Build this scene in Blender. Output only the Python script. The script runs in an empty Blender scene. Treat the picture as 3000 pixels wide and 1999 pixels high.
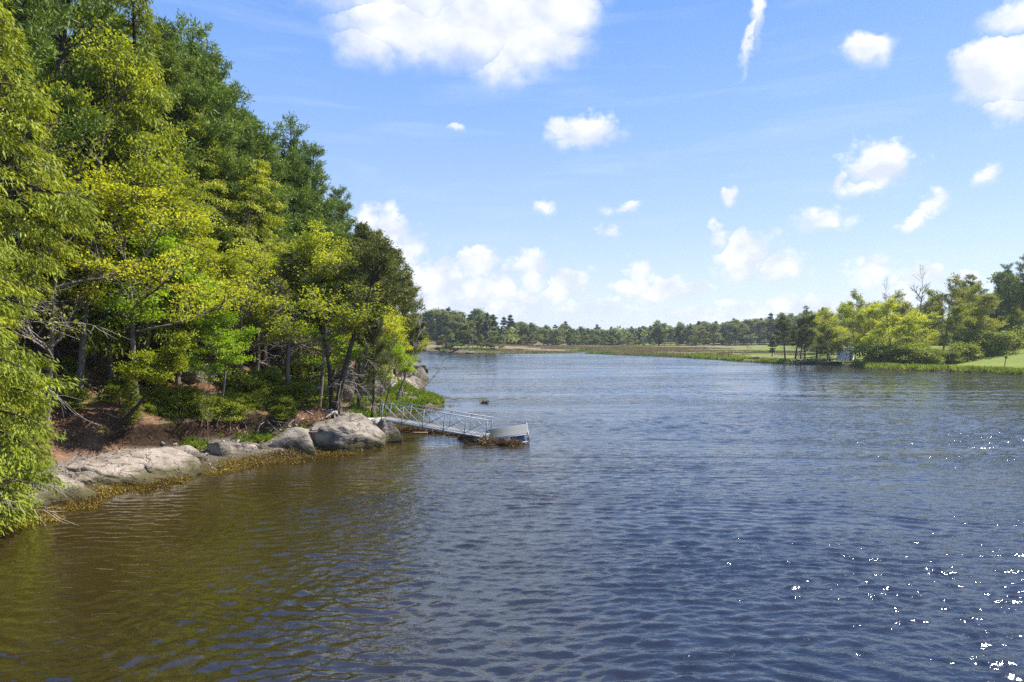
import bpy, bmesh, math, random
import numpy as np
from mathutils import Vector, noise as mnoise

SC = bpy.context.scene
COL = SC.collection
RNG = np.random.default_rng(7)
random.seed(7)

# ---------------------------------------------------------------- camera
EYE = 7.2                      # metres above the water
F, HOR, CX = 2000.0, 985.0, 1500.0
cam_d = bpy.data.cameras.new('camera')
cam = bpy.data.objects.new('camera', cam_d)
COL.objects.link(cam)
cam.location = (0, 0, EYE)
cam.rotation_euler = (math.radians(90), 0, 0)
cam_d.sensor_width = 36
cam_d.lens = 36 * F / 3000
cam_d.shift_y = -14.5 / 3000
cam_d.clip_start = 0.3
cam_d.clip_end = 20000
SC.camera = cam

# ---------------------------------------------------------------- light and exposure
SUN_AZ, SUN_EL = math.radians(68), math.radians(50)
sl = bpy.data.lights.new('sun', 'SUN')
sl.energy = 5.0
sl.angle = math.radians(0.53)
sl.color = (1.0, 0.95, 0.86)
sun = bpy.data.objects.new('sun', sl)
COL.objects.link(sun)
sd = Vector((math.sin(SUN_AZ) * math.cos(SUN_EL), math.cos(SUN_AZ) * math.cos(SUN_EL), math.sin(SUN_EL)))
sun.rotation_euler = sd.to_track_quat('Z', 'Y').to_euler()
sun.location = sd * 300

DENOISE = False
SC.view_settings.view_transform = 'Standard'
SC.view_settings.look = 'None'
SC.view_settings.exposure = 0.95
SC.view_settings.gamma = 1
SC.view_settings.use_curve_mapping = False
SC.cycles.use_denoising = DENOISE
SC.cycles.max_bounces = 6
SC.cycles.diffuse_bounces = 3
SC.cycles.glossy_bounces = 3
SC.cycles.transmission_bounces = 3
SC.cycles.transparent_max_bounces = 4
SC.cycles.sample_clamp_indirect = 6
SC.cycles.caustics_reflective = False
SC.cycles.caustics_refractive = False


def lk(nt, a, b):
    nt.links.new(a, b)


class NT:
    """small helper over a node tree"""
    def __init__(s, nt):
        s.nt = nt

    def n(s, t, **kw):
        nd = s.nt.nodes.new(t)
        for k, v in kw.items():
            setattr(nd, k, v)
        return nd

    def setin(s, sock, v):
        if hasattr(v, 'is_output'):
            s.nt.links.new(v, sock)
        elif v is not None:
            sock.default_value = v

    def math(s, op, a, b=None, c=None, clamp=False):
        nd = s.n('ShaderNodeMath', operation=op, use_clamp=clamp)
        for i, v in enumerate((a, b, c)):
            if v is not None:
                s.setin(nd.inputs[i], v)
        return nd.outputs[0]

    def vmath(s, op, a, b=None):
        nd = s.n('ShaderNodeVectorMath', operation=op)
        s.setin(nd.inputs[0], a)
        if b is not None:
            s.setin(nd.inputs[1], b)
        return nd.outputs[1] if op in ('LENGTH', 'DOT_PRODUCT', 'DISTANCE') else nd.outputs[0]

    def noise(s, vec, scale, detail=3, rough=0.5, dist=0.0, ty='FBM', out=0, lac=2.0):
        nd = s.n('ShaderNodeTexNoise')
        nd.noise_type = ty
        if ty == 'FBM':
            nd.normalize = True
        if vec is not None:
            s.setin(nd.inputs['Vector'], vec)
        nd.inputs['Scale'].default_value = scale
        nd.inputs['Detail'].default_value = detail
        nd.inputs['Roughness'].default_value = rough
        nd.inputs['Distortion'].default_value = dist
        nd.inputs['Lacunarity'].default_value = lac
        return nd.outputs[out]

    def maprange(s, v, a, b, c=0.0, d=1.0, smooth=False):
        nd = s.n('ShaderNodeMapRange')
        if smooth:
            nd.interpolation_type = 'SMOOTHSTEP'
        s.setin(nd.inputs[0], v)
        for i, x in enumerate((a, b, c, d)):
            s.setin(nd.inputs[i + 1], x)
        return nd.outputs[0]

    def mix(s, f, a, b, mode='MIX'):
        nd = s.n('ShaderNodeMix', data_type='RGBA', blend_type=mode)
        s.setin(nd.inputs[0], f)
        for i, v in ((6, a), (7, b)):
            if isinstance(v, tuple) and len(v) == 3:
                v = (*v, 1)
            s.setin(nd.inputs[i], v)
        return nd.outputs[2]

    def ramp(s, f, stops):
        nd = s.n('ShaderNodeValToRGB')
        cr = nd.color_ramp
        while len(cr.elements) < len(stops):
            cr.elements.new(0.5)
        for e, (p, c) in zip(cr.elements, stops):
            e.position = p
            e.color = (*c, 1)
        s.setin(nd.inputs[0], f)
        return nd.outputs[0]

    def mapping(s, vec, scale=(1, 1, 1), rot=(0, 0, 0), loc=(0, 0, 0)):
        nd = s.n('ShaderNodeMapping')
        s.setin(nd.inputs[0], vec)
        nd.inputs['Location'].default_value = loc
        nd.inputs['Rotation'].default_value = rot
        nd.inputs['Scale'].default_value = scale
        return nd.outputs[0]


# ---------------------------------------------------------------- sky
def build_world():
    w = bpy.data.worlds.new('World')
    SC.world = w
    w.use_nodes = True
    w.cycles.sampling_method = 'MANUAL'
    w.cycles.sample_map_resolution = 512
    nt = w.node_tree
    nt.nodes.clear()
    t = NT(nt)
    out = t.n('ShaderNodeOutputWorld')
    bg = t.n('ShaderNodeBackground')
    lk(nt, bg.outputs[0], out.inputs[0])
    sky = t.n('ShaderNodeTexSky')
    sky.sky_type = 'NISHITA'
    sky.sun_disc = False
    sky.sun_elevation = SUN_EL
    sky.sun_rotation = SUN_AZ
    sky.altitude = 0
    sky.air_density = 1.0
    sky.dust_density = 0.6
    sky.ozone_density = 1.6
    tc = t.n('ShaderNodeTexCoord').outputs['Generated']
    d = t.vmath('NORMALIZE', tc)
    sep = t.n('ShaderNodeSeparateXYZ')
    lk(nt, d, sep.inputs[0])
    x, y, z = sep.outputs
    az = t.math('ARCTAN2', x, y)
    el = t.math('ARCSINE', z)
    comb = t.n('ShaderNodeCombineXYZ')
    lk(nt, az, comb.inputs[0])
    lk(nt, el, comb.inputs[1])
    ae = comb.outputs[0]
    # warp the direction a little so that blob outlines turn ragged
    n1 = t.noise(d, 9.0, 5, 0.55, out=1)
    w1 = t.vmath('SCALE', t.vmath('SUBTRACT', n1, (0.5, 0.5, 0.5)))
    w1.node.inputs['Scale'].default_value = 0.085
    n2 = t.noise(d, 38.0, 4, 0.6, out=1)
    w2 = t.vmath('SCALE', t.vmath('SUBTRACT', n2, (0.5, 0.5, 0.5)))
    w2.node.inputs['Scale'].default_value = 0.022
    p = t.vmath('ADD', t.vmath('ADD', ae, w1), w2)
    # px, py, rx, ry (photo pixels), strength, tilt
    blobs = [(1190, 70, 185, 95, 1.1, 0), (1420, 65, 240, 105, 1.25, 0), (1560, 140, 165, 80, 1.15, 15), (1300, -70, 360, 120, 1.2, 0),
             (1090, 130, 110, 65, .8, 0), (1600, 30, 130, 110, 1.2, 0), (2240, 30, 20, 75, .85, -12), (2208, 110, 11, 85, .80, -28), (2530, 155, 75, 42, .75, 15),
             (2950, 215, 130, 85, 1.25, 0), (2990, 60, 110, 50, .9, -20), (2950, 300, 90, 45, .75, 0), (1725, 385, 100, 42, .95, 0),
             (1700, 400, 80, 25, .8, 0), (2570, 475, 105, 70, 1.2, 0), (2440, 525, 24, 50, .62, -10), (2510, 540, 90, 28, .7, 0), (2755, 585, 62, 40, .95, 15),
             (2685, 640, 55, 36, .8, 10), (2400, 650, 75, 40, .78, 0), (2180, 755, 110, 62, 1.1, 20), (2280, 800, 80, 55, 1.1, 20), (2100, 700, 40, 50, .55, 0),
             (1885, 825, 45, 60, 1.05, 0), (1950, 860, 110, 38, 1.1, 10), (1830, 840, 40, 26, .8, 0), (1150, 780, 75, 120, 1.05, 0),
             (1210, 720, 50, 60, .62, 0), (1230, 850, 150, 95, 1.15, 0), (1400, 790, 70, 50, 1.1, 15), (1400, 860, 170, 75, .95, 0), (1560, 810, 60, 50, 1.15, 20),
             (1640, 860, 90, 46, 1.1, 25), (1480, 900, 240, 50, .85, 0), (1080, 690, 60, 50, .7, 0), (2550, 800, 90, 55, .85, 10), (2620, 850, 110, 45, .85, 0), (2475, 850, 26, 18, .8, 20),
             (1620, 610, 40, 26, .55, 0), (1800, 660, 30, 26, .55, 0), (1830, 600, 50, 20, .4, 0), (2145, 580, 30, 26, .6, 0), (1325, 400, 24, 14, .5, 0),
             (2700, 820, 120, 50, .8, 0), (2860, 810, 90, 40, .8, 0), (2900, 500, 60, 30, .5, 30), (2150, 880, 60, 30, .7, 0), (2350, 900, 120, 34, .7, 0), (1750, 920, 260, 34, .6, 0), (2100, 930, 300, 30, .55, 0)]
    field = None
    shade = None
    for (bx, by, rx, ry, st, tilt) in blobs:
        st = st + 0.22 if st < 0.8 else st
        a = math.atan((bx - CX) / F)
        e = math.atan((HOR - by) / F * math.cos(a))
        k = math.cos(a) ** 2
        rxa, rya = 1.5 * rx / F * k, 1.5 * ry / F * math.cos(a)
        m = t.mapping(p, rot=(0, 0, math.radians(tilt)), scale=(1, 1, 1))
        m.node.vector_type = 'TEXTURE'
        m.node.inputs['Location'].default_value = (a, e, 0)
        m.node.inputs['Scale'].default_value = (rxa, rya, 1)
        l = t.vmath('LENGTH', m)
        v = t.math('MULTIPLY_ADD', l, -st, st)
        my = t.n('ShaderNodeSeparateXYZ')
        lk(nt, m, my.inputs[0])
        if field is None:
            field, shade = v, my.outputs[1]
        else:
            win = t.math('GREATER_THAN', v, field)
            shade = t.math('MULTIPLY_ADD', win, t.math('SUBTRACT', my.outputs[1], shade), shade)
            field = t.math('MAXIMUM', field, v)
    # the rest of the sky keeps the same scattered fair-weather cloud
    wide = t.math('SUBTRACT', 1.0, t.maprange(t.math('COSINE', az), 0.70, 0.80, 0, 1))
    rest = t.maprange(t.noise(t.mapping(d, scale=(1, 1, 2.2)), 4.2, 5, 0.55), 0.55, 0.75, -0.6, 0.9)
    rest = t.math('SUBTRACT', t.math('MULTIPLY', rest, 1.0), t.math('MULTIPLY', t.math('SUBTRACT', 1.0, wide), 3.0))
    field = t.math('MAXIMUM', field, rest)
    fine = t.noise(t.mapping(d, scale=(1, 1, 1.4)), 26, 7, 0.62)
    vo = t.n('ShaderNodeTexVoronoi')
    lk(nt, t.vmath('ADD', t.mapping(d, scale=(1, 1, 1.25)), t.vmath('MULTIPLY', w2, (0.6, 0.6, 0.6))), vo.inputs['Vector'])
    vo.inputs['Scale'].default_value = 34
    vo.inputs['Detail'].default_value = 2
    vo.inputs['Roughness'].default_value = 0.55
    puff = t.math('SUBTRACT', 0.42, vo.outputs['Distance'])
    f2 = t.math('MULTIPLY_ADD', t.math('SUBTRACT', fine, 0.5), t.maprange(z, 0.12, 0.38, 0.75, 0.42), field)
    f2 = t.math('MULTIPLY_ADD', puff, t.maprange(z, 0.12, 0.38, 0.42, 0.10), f2)
    # crisp at the top of a cloud, dissolving at its foot
    soft = t.maprange(shade, -0.5, 0.45, 0.85, 0.34)
    mask = t.n('ShaderNodeMapRange')
    mask.interpolation_type = 'SMOOTHSTEP'
    lk(nt, f2, mask.inputs[0])
    mask.inputs[1].default_value = -0.06
    lk(nt, soft, mask.inputs[2])
    mask = mask.outputs[0]
    # relief: brighter on the side towards the sun, greyer at the foot
    off = t.vmath('ADD', d, (0.020, 0.0, 0.022))
    fa = t.noise(t.mapping(d, scale=(1, 1, 1.3)), 19, 5, 0.5)
    fb = t.noise(t.mapping(off, scale=(1, 1, 1.3)), 19, 5, 0.5)
    rel = t.math('MULTIPLY_ADD', t.math('SUBTRACT', fa, fb), 2.2, 0.55)
    rel = t.math('MULTIPLY_ADD', puff, t.maprange(z, 0.12, 0.38, 0.5, 0.1), rel)
    rel = t.math('MULTIPLY_ADD', shade, 0.40, rel, clamp=True)
    ccol = t.mix(rel, (6.0, 6.5, 7.6), (8.8, 8.85, 9.0))
    # sky colour: clearer blue above, white towards the horizon
    hs = t.n('ShaderNodeHueSaturation')
    hs.inputs['Hue'].default_value = 0.506
    hs.inputs['Saturation'].default_value = 1.12
    hs.inputs['Value'].default_value = 1.0
    lk(nt, sky.outputs[0], hs.inputs['Color'])
    nis = t.mix(1.0, hs.outputs[0], SKYTINT, 'MULTIPLY')
    grad = t.ramp(t.math('ABSOLUTE', z), [(0.0, (.68, .78, .92)), (0.06, (.60, .73, .93)), (0.17, (.44, .62, .93)), (0.30, (.29, .50, .91)), (0.44, (.175, .385, .87)), (0.8, (.095, .26, .72))])
    grad = t.vmath('SCALE', grad)
    grad.node.inputs['Scale'].default_value = 9.6
    skyc = t.mix(0.72, nis, grad)
    # thin cirrus streaks
    cir = t.noise(t.mapping(ae, scale=(1.6, 13, 1), rot=(0, 0, math.radians(8))), 2.2, 5, 0.6, 0.4)
    cir = t.math('MULTIPLY', t.maprange(cir, 0.52, 0.9, 0, 0.22), t.maprange(z, 0.02, 0.2))
    skyc = t.mix(cir, skyc, (8.2, 8.9, 9.8))
    final = t.mix(t.math('MULTIPLY', mask, 0.93), skyc, ccol)
    lk(nt, final, bg.inputs[0])
    bg.inputs[1].default_value = 0.068


SKYTINT = (1.05, 1.02, 1.20)
build_world()


# ---------------------------------------------------------------- mesh helpers
def mesh_from(name, V, Fq=None, Ft=None, mat=None, smooth=False):
    """numpy arrays -> mesh (quads Fq and/or triangles Ft)"""
    me = bpy.data.meshes.new(name)
    V = np.asarray(V, dtype=np.float32)
    nq = 0 if Fq is None else len(Fq)
    nt_ = 0 if Ft is None else len(Ft)
    me.vertices.add(len(V))
    me.vertices.foreach_set('co', V.ravel())
    idx = []
    if nq:
        idx.append(np.asarray(Fq, dtype=np.int32).ravel())
    if nt_:
        idx.append(np.asarray(Ft, dtype=np.int32).ravel())
    idx = np.concatenate(idx)
    me.loops.add(len(idx))
    me.loops.foreach_set('vertex_index', idx)
    starts = np.concatenate([np.arange(nq) * 4, nq * 4 + np.arange(nt_) * 3]).astype(np.int32)
    me.polygons.add(nq + nt_)
    me.polygons.foreach_set('loop_start', starts)
    if smooth:
        me.polygons.foreach_set('use_smooth', np.ones(nq + nt_, dtype=bool))
    me.update(calc_edges=True)
    me.validate()
    if mat:
        me.materials.append(mat)
    return me


def obj(name, me, parent=None, loc=(0, 0, 0), rot=(0, 0, 0), label=None):
    o = bpy.data.objects.new(name, me)
    COL.objects.link(o)
    o.location = loc
    o.rotation_euler = rot
    if parent:
        o.parent = parent
    if label:
        o['label'] = label
    return o


def tag(o, label=None, cat=None, group=None, kind=None):
    for k, v in (('label', label), ('category', cat), ('group', group), ('kind', kind)):
        if v:
            o[k] = v
    return o


def empty(name, loc, label, cat, group=None, rz=0.0, scale=1.0):
    o = bpy.data.objects.new(name, None)
    COL.objects.link(o)
    o.empty_display_size = 0.3
    o.location = loc
    o.rotation_euler = (0, 0, rz)
    o.scale = (scale,) * 3 if not isinstance(scale, tuple) else scale
    return tag(o, label, cat, group)


class MB:
    """collects boxes, tubes and faces; builds ONE mesh"""
    def __init__(s):
        s.v, s.q, s.t, s.n = [], [], [], 0

    def add(s, V, Q=None, T=None):
        V = np.asarray(V, float)
        s.v.append(V)
        if Q is not None and len(Q):
            s.q.append(np.asarray(Q) + s.n)
        if T is not None and len(T):
            s.t.append(np.asarray(T) + s.n)
        s.n += len(V)

    def box(s, c, size, rz=0.0, ax=None):
        """ax: 3 axis vectors, else rotated about z"""
        c = np.array(c, float)
        h = np.array(size, float) / 2
        if ax is None:
            ca, sa = math.cos(rz), math.sin(rz)
            ax = np.array([[ca, sa, 0], [-sa, ca, 0], [0, 0, 1]])
        ax = np.array(ax, float)
        sg = np.array([[-1, -1, -1], [1, -1, -1], [1, 1, -1], [-1, 1, -1], [-1, -1, 1], [1, -1, 1], [1, 1, 1], [-1, 1, 1]])
        V = c + (sg * h) @ ax
        s.add(V, [[0, 3, 2, 1], [4, 5, 6, 7], [0, 1, 5, 4], [1, 2, 6, 5], [2, 3, 7, 6], [3, 0, 4, 7]])

    def bar(s, a, b, w, h=None, up=(0, 0, 1)):
        a, b = np.array(a, float), np.array(b, float)
        d = b - a
        L = np.linalg.norm(d)
        d = d / L
        u = np.array(up, float)
        sx = np.cross(d, u)
        if np.linalg.norm(sx) < 1e-4:
            sx = np.cross(d, (1, 0, 0))
        sx /= np.linalg.norm(sx)
        uz = np.cross(sx, d)
        s.box((a + b) / 2, (L, w, h or w), ax=[d, sx, uz])

    def tube(s, P, R, sides=6, cap=True):
        P = np.asarray(P, float)
        R = np.broadcast_to(np.asarray(R, float), (len(P),))
        T = np.gradient(P, axis=0)
        T /= np.linalg.norm(T, axis=1)[:, None] + 1e-9
        ref = np.array([0.0, 0.0, 1.0]) if abs(T[0][2]) < 0.9 else np.array([1.0, 0.0, 0.0])
        U = np.cross(T, ref)
        U /= np.linalg.norm(U, axis=1)[:, None] + 1e-9
        W = np.cross(T, U)
        a = np.arange(sides) * 2 * math.pi / sides
        V = P[:, None, :] + R[:, None, None] * (np.cos(a)[None, :, None] * U[:, None, :] + np.sin(a)[None, :, None] * W[:, None, :])
        n = len(P)
        i = np.arange(n - 1)[:, None] * sides
        j = np.arange(sides)[None, :]
        k = (j + 1) % sides
        Q = np.stack([i + j, i + k, i + k + sides, i + j + sides], -1).reshape(-1, 4)
        s.add(V.reshape(-1, 3), Q)
        if cap:
            if sides == 4:
                s.q.append(np.array([[0, 3, 2, 1]]) + s.n - n * sides)
                s.q.append(np.array([[0, 1, 2, 3]]) + s.n - sides)
            else:
                f = [[0, i_ + 1, i_] for i_ in range(1, sides - 1)]
                s.t.append(np.array(f) + s.n - n * sides)
                s.t.append(np.array([[a_, c_, b_] for a_, b_, c_ in f]) + s.n - sides)

    def mesh(s, name, mat, smooth=False):
        return mesh_from(name, np.concatenate(s.v), np.concatenate(s.q) if s.q else None, np.concatenate(s.t) if s.t else None, mat, smooth)


def W(px, py, z=0.0):
    """the point at height z that the photograph shows at px, py"""
    D = (EYE - z) * F / (py - HOR)
    return np.array([(px - CX) / F * D, D, z])


def PD(px, D):
    return (px - CX) / F * D


def ZD(py, D):
    return EYE - (py - HOR) / F * D


# ---------------------------------------------------------------- materials
def newmat(name):
    m = bpy.data.materials.new(name)
    m.use_nodes = True
    nt = m.node_tree
    nt.nodes.clear()
    t = NT(nt)
    out = t.n('ShaderNodeOutputMaterial')
    b = t.n('ShaderNodeBsdfPrincipled')
    lk(nt, b.outputs[0], out.inputs[0])
    return m, t, b, out


def leaf_mat(name, cols, transl=0.35, clump=0.55, rough=0.55, vary=0.5):
    """cols: dark, middle, light; varies leaf by leaf, clump by clump and tree by tree"""
    m, t, b, out = newmat(name)
    geo = t.n('ShaderNodeNewGeometry')
    oi = t.n('ShaderNodeObjectInfo')
    tc = t.n('ShaderNodeTexCoord')
    nz = t.noise(tc.outputs['Object'], clump, 2, 0.5)
    f = t.math('MULTIPLY_ADD', geo.outputs['Random Per Island'], 0.26, t.math('MULTIPLY', t.maprange(nz, 0.3, 0.7), 0.46))
    f = t.math('MULTIPLY_ADD', oi.outputs['Random'], 0.26, f)
    c = t.ramp(f, [(0.08, cols[0]), (0.5, cols[1]), (0.95, cols[2])])
    lk(t.nt, c, b.inputs['Base Color'])
    b.inputs['Roughness'].default_value = rough
    b.inputs['Specular IOR Level'].default_value = 0.18
    tr = t.n('ShaderNodeBsdfTranslucent')
    tcx = t.mix(1.0, c, (1.35, 1.25, 0.55), 'MULTIPLY')
    lk(t.nt, tcx, tr.inputs[0])
    mx = t.n('ShaderNodeMixShader')
    mx.inputs[0].default_value = transl
    lk(t.nt, b.outputs[0], mx.inputs[1])
    lk(t.nt, tr.outputs[0], mx.inputs[2])
    lk(t.nt, mx.outputs[0], out.inputs[0])
    return m


def bark_mat(name, c1, c2, scale=6.0, streak=5.0):
    m, t, b, out = newmat(name)
    tc = t.n('ShaderNodeTexCoord')
    v = t.mapping(tc.outputs['Object'], scale=(1, 1, 1 / streak))
    nz = t.noise(v, scale, 5, 0.65)
    c = t.ramp(nz, [(0.3, c1), (0.7, c2)])
    big = t.noise(tc.outputs['Object'], 0.7, 2)
    c = t.mix(t.maprange(big, 0.5, 0.72, 0, 0.5), c, tuple(min(1, x * 1.7 + 0.02) for x in c2))
    lk(t.nt, c, b.inputs['Base Color'])
    b.inputs['Roughness'].default_value = 0.95
    b.inputs['Specular IOR Level'].default_value = 0.15
    bp = t.n('ShaderNodeBump')
    bp.inputs['Strength'].default_value = 0.8
    bp.inputs['Distance'].default_value = 0.03
    lk(t.nt, nz, bp.inputs['Height'])
    lk(t.nt, bp.outputs[0], b.inputs['Normal'])
    return m


def plain_mat(name, col, rough=0.6, metal=0.0, var=0.15, scale=8.0, spec=0.5, bump=0.0):
    m, t, b, out = newmat(name)
    tc = t.n('ShaderNodeTexCoord')
    nz = t.noise(tc.outputs['Object'], scale, 5, 0.6)
    oi = t.n('ShaderNodeObjectInfo')
    f = t.math('MULTIPLY_ADD', t.math('SUBTRACT', oi.outputs['Random'], 0.5), 0.5, nz)
    c = t.ramp(f, [(0.2, tuple(x * (1 - var) for x in col)), (0.8, tuple(min(1, x * (1 + var)) for x in col))])
    lk(t.nt, c, b.inputs['Base Color'])
    b.inputs['Roughness'].default_value = rough
    b.inputs['Metallic'].default_value = metal
    b.inputs['Specular IOR Level'].default_value = spec
    if bump:
        bp = t.n('ShaderNodeBump')
        bp.inputs['Strength'].default_value = 0.6
        bp.inputs['Distance'].default_value = bump
        lk(t.nt, nz, bp.inputs['Height'])
        lk(t.nt, bp.outputs[0], b.inputs['Normal'])
    return m


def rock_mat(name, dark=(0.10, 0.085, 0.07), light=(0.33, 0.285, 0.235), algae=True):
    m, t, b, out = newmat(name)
    tc = t.n('ShaderNodeTexCoord')
    geo = t.n('ShaderNodeNewGeometry')
    pos = geo.outputs['Position']
    n1 = t.noise(pos, 1.1, 6, 0.62, 0.3)
    n2 = t.noise(pos, 14, 4, 0.65)
    n3 = t.noise(t.mapping(pos, scale=(0.6, 0.6, 1.6), rot=(0.5, 0.3, 0)), 2.2, 5, 0.6, 1.2)
    f = t.math('ADD', t.math('MULTIPLY', n1, 0.65), t.math('MULTIPLY', n2, 0.35))
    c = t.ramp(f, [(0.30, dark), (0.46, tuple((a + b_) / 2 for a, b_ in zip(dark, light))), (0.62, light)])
    cn = t.noise(t.mapping(pos, scale=(0.5, 0.7, 1.5), rot=(0.35, 0.25, 0.6)), 1.1, 3, 0.6, 0.6)
    crack = t.maprange(t.math('ABSOLUTE', t.math('SUBTRACT', cn, 0.5)), 0.0, 0.014, 1, 0)
    crack = t.math('MULTIPLY', crack, t.maprange(n3, 0.36, 0.48))
    c = t.mix(t.math('MULTIPLY', crack, 0.7), c, (0.035, 0.03, 0.025))
    if algae:
        sp = t.n('ShaderNodeSeparateXYZ')
        lk(t.nt, pos, sp.inputs[0])
        h = t.math('ADD', sp.outputs[2], t.math('MULTIPLY', t.math('SUBTRACT', n1, 0.5), 1.0))
        c = t.mix(t.maprange(h, 0.42, 0.80, 0.85, 0), c, (0.075, 0.068, 0.025))
        c = t.mix(t.maprange(h, 0.10, 0.34, 0.95, 0), c, (0.05, 0.04, 0.012))
        # moss and rusty leaf litter gather in hollows of the upper faces
        c = t.mix(t.math('MULTIPLY', t.maprange(n3, 0.60, 0.72), 0.45), c, (0.12, 0.085, 0.05))
    lk(t.nt, c, b.inputs['Base Color'])
    b.inputs['Roughness'].default_value = 0.9
    b.inputs['Specular IOR Level'].default_value = 0.25
    bp = t.n('ShaderNodeBump')
    bp.inputs['Strength'].default_value = 0.9
    bp.inputs['Distance'].default_value = 0.2
    hh = t.math('SUBTRACT', t.math('ADD', t.math('MULTIPLY', n3, 1.0), t.math('MULTIPLY', n2, 0.35)), t.math('MULTIPLY', crack, 0.6))
    lk(t.nt, hh, bp.inputs['Height'])
    lk(t.nt, bp.outputs[0], b.inputs['Normal'])
    return m


M = {}
M['maple'] = leaf_mat('maple_leaves', ((0.16, 0.21, 0.016), (0.38, 0.43, 0.03), (0.62, 0.60, 0.06)), 0.5, 0.35)
M['lime'] = leaf_mat('lime_green_leaves', ((0.11, 0.20, 0.012), (0.24, 0.38, 0.02), (0.42, 0.52, 0.035)), 0.5, 0.4)
M['gold'] = leaf_mat('golden_oak_leaves', ((0.16, 0.21, 0.018), (0.36, 0.42, 0.03), (0.56, 0.59, 0.06)), 0.5, 0.3)
M['olive'] = leaf_mat('budding_olive_leaves', ((0.13, 0.155, 0.025), (0.27, 0.29, 0.045), (0.42, 0.42, 0.08)), 0.36, 0.4)
M['hemlock'] = leaf_mat('hemlock_needles', ((0.10, 0.14, 0.015), (0.28, 0.33, 0.028), (0.54, 0.56, 0.05)), 0.30, 0.6)
M['pine'] = leaf_mat('white_pine_needles', ((0.06, 0.10, 0.02), (0.15, 0.225, 0.038), (0.30, 0.37, 0.06)), 0.22, 0.5)
M['pitch'] = leaf_mat('pitch_pine_needles', ((0.05, 0.067, 0.018), (0.14, 0.16, 0.034), (0.27, 0.29, 0.065)), 0.2, 0.5)
M['rust'] = leaf_mat('dead_rusty_needles', ((0.12, 0.045, 0.015), (0.25, 0.10, 0.035), (0.38, 0.18, 0.07)), 0.2, 0.5)
M['shrub'] = leaf_mat('shrub_leaves', ((0.11, 0.14, 0.015), (0.23, 0.28, 0.03), (0.40, 0.43, 0.055)), 0.38, 0.6)
M['farpine'] = leaf_mat('far_pine_needles', ((0.035, 0.075, 0.040), (0.075, 0.125, 0.058), (0.14, 0.20, 0.085)), 0.2, 0.12)
M['farleaf'] = leaf_mat('far_spring_leaves', ((0.13, 0.165, 0.05), (0.23, 0.265, 0.085), (0.36, 0.37, 0.13)), 0.3, 0.12)
M['bark_dark'] = bark_mat('dark_bark', (0.022, 0.018, 0.015), (0.085, 0.07, 0.058))
M['bark_grey'] = bark_mat('grey_bark', (0.07, 0.062, 0.052), (0.23, 0.20, 0.17))
M['bark_dead'] = bark_mat('weathered_dead_wood', (0.16, 0.14, 0.12), (0.40, 0.36, 0.32))
M['rock'] = rock_mat('granite')
M['rock_dark'] = rock_mat('dark_ledge', (0.045, 0.037, 0.03), (0.20, 0.17, 0.145))  # darker tones of the same rock
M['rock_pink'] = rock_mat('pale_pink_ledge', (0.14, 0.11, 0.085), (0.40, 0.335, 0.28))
M['alu'] = plain_mat('weathered_aluminium', (0.36, 0.40, 0.45), 0.55, 0.2, 0.15, 5)
M['deck'] = plain_mat('grey_decking', (0.16, 0.165, 0.165), 0.95, 0, 0.2, 6, 0.08, 0.003)
M['deck_pale'] = plain_mat('pale_walkway_board', (0.19, 0.20, 0.205), 0.85, 0, 0.14, 6, 0.3, 0.003)
M['concrete'] = plain_mat('concrete', (0.42, 0.40, 0.35), 0.9, 0, 0.2, 3, 0.2, 0.02)
M['blue'] = plain_mat('blue_float_drum', (0.02, 0.12, 0.42), 0.45, 0, 0.15, 4)
M['tarp'] = plain_mat('blue_tarpaulin', (0.02, 0.17, 0.48), 0.5, 0, 0.3, 2, 0.4, 0.05)
M['white'] = plain_mat('white_boards', (0.84, 0.85, 0.86), 0.65, 0, 0.07, 4, 0.3)
M['door'] = plain_mat('dark_red_paint', (0.11, 0.025, 0.02), 0.6, 0, 0.2, 6)
M['roofing'] = plain_mat('grey_roofing', (0.20, 0.19, 0.18), 0.85, 0, 0.2, 6)
M['glass'] = plain_mat('dark_glass', (0.03, 0.035, 0.04), 0.1)
M['wood'] = plain_mat('silvered_wood', (0.20, 0.17, 0.14), 0.9, 0, 0.3, 5, 0.2, 0.01)
M['wood_dark'] = plain_mat('wet_dark_timber', (0.045, 0.038, 0.03), 0.85, 0, 0.3, 5, 0.3, 0.01)
M['rope'] = plain_mat('pale_rope', (0.62, 0.52, 0.38), 0.85, 0, 0.1, 20)
M['wrack'] = leaf_mat('dry_straw_wrack', ((0.07, 0.04, 0.02), (0.19, 0.12, 0.06), (0.42, 0.32, 0.19)), 0.1, 0.8, 0.8)
M['weed'] = leaf_mat('rockweed', ((0.035, 0.024, 0.008), (0.14, 0.09, 0.014), (0.36, 0.26, 0.04)), 0.15, 0.35, 0.4)
M['litter'] = leaf_mat('fallen_leaves', ((0.09, 0.04, 0.02), (0.25, 0.13, 0.065), (0.50, 0.33, 0.20)), 0.1, 0.5, 0.8)
M['grass'] = leaf_mat('marsh_grass', ((0.08, 0.13, 0.015), (0.18, 0.26, 0.03), (0.32, 0.36, 0.07)), 0.35, 0.3)
M['grass_dark'] = leaf_mat('bank_grass', ((0.05, 0.085, 0.012), (0.11, 0.18, 0.022), (0.23, 0.29, 0.045)), 0.3, 0.08)
M['marsh'] = leaf_mat('dry_marsh_grass', ((0.10, 0.075, 0.04), (0.20, 0.155, 0.09), (0.33, 0.27, 0.16)), 0.2, 0.1, 0.8)
M['stone'] = plain_mat('beach_stones', (0.30, 0.265, 0.23), 0.9, 0, 0.45, 1.5, 0.2)

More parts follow.
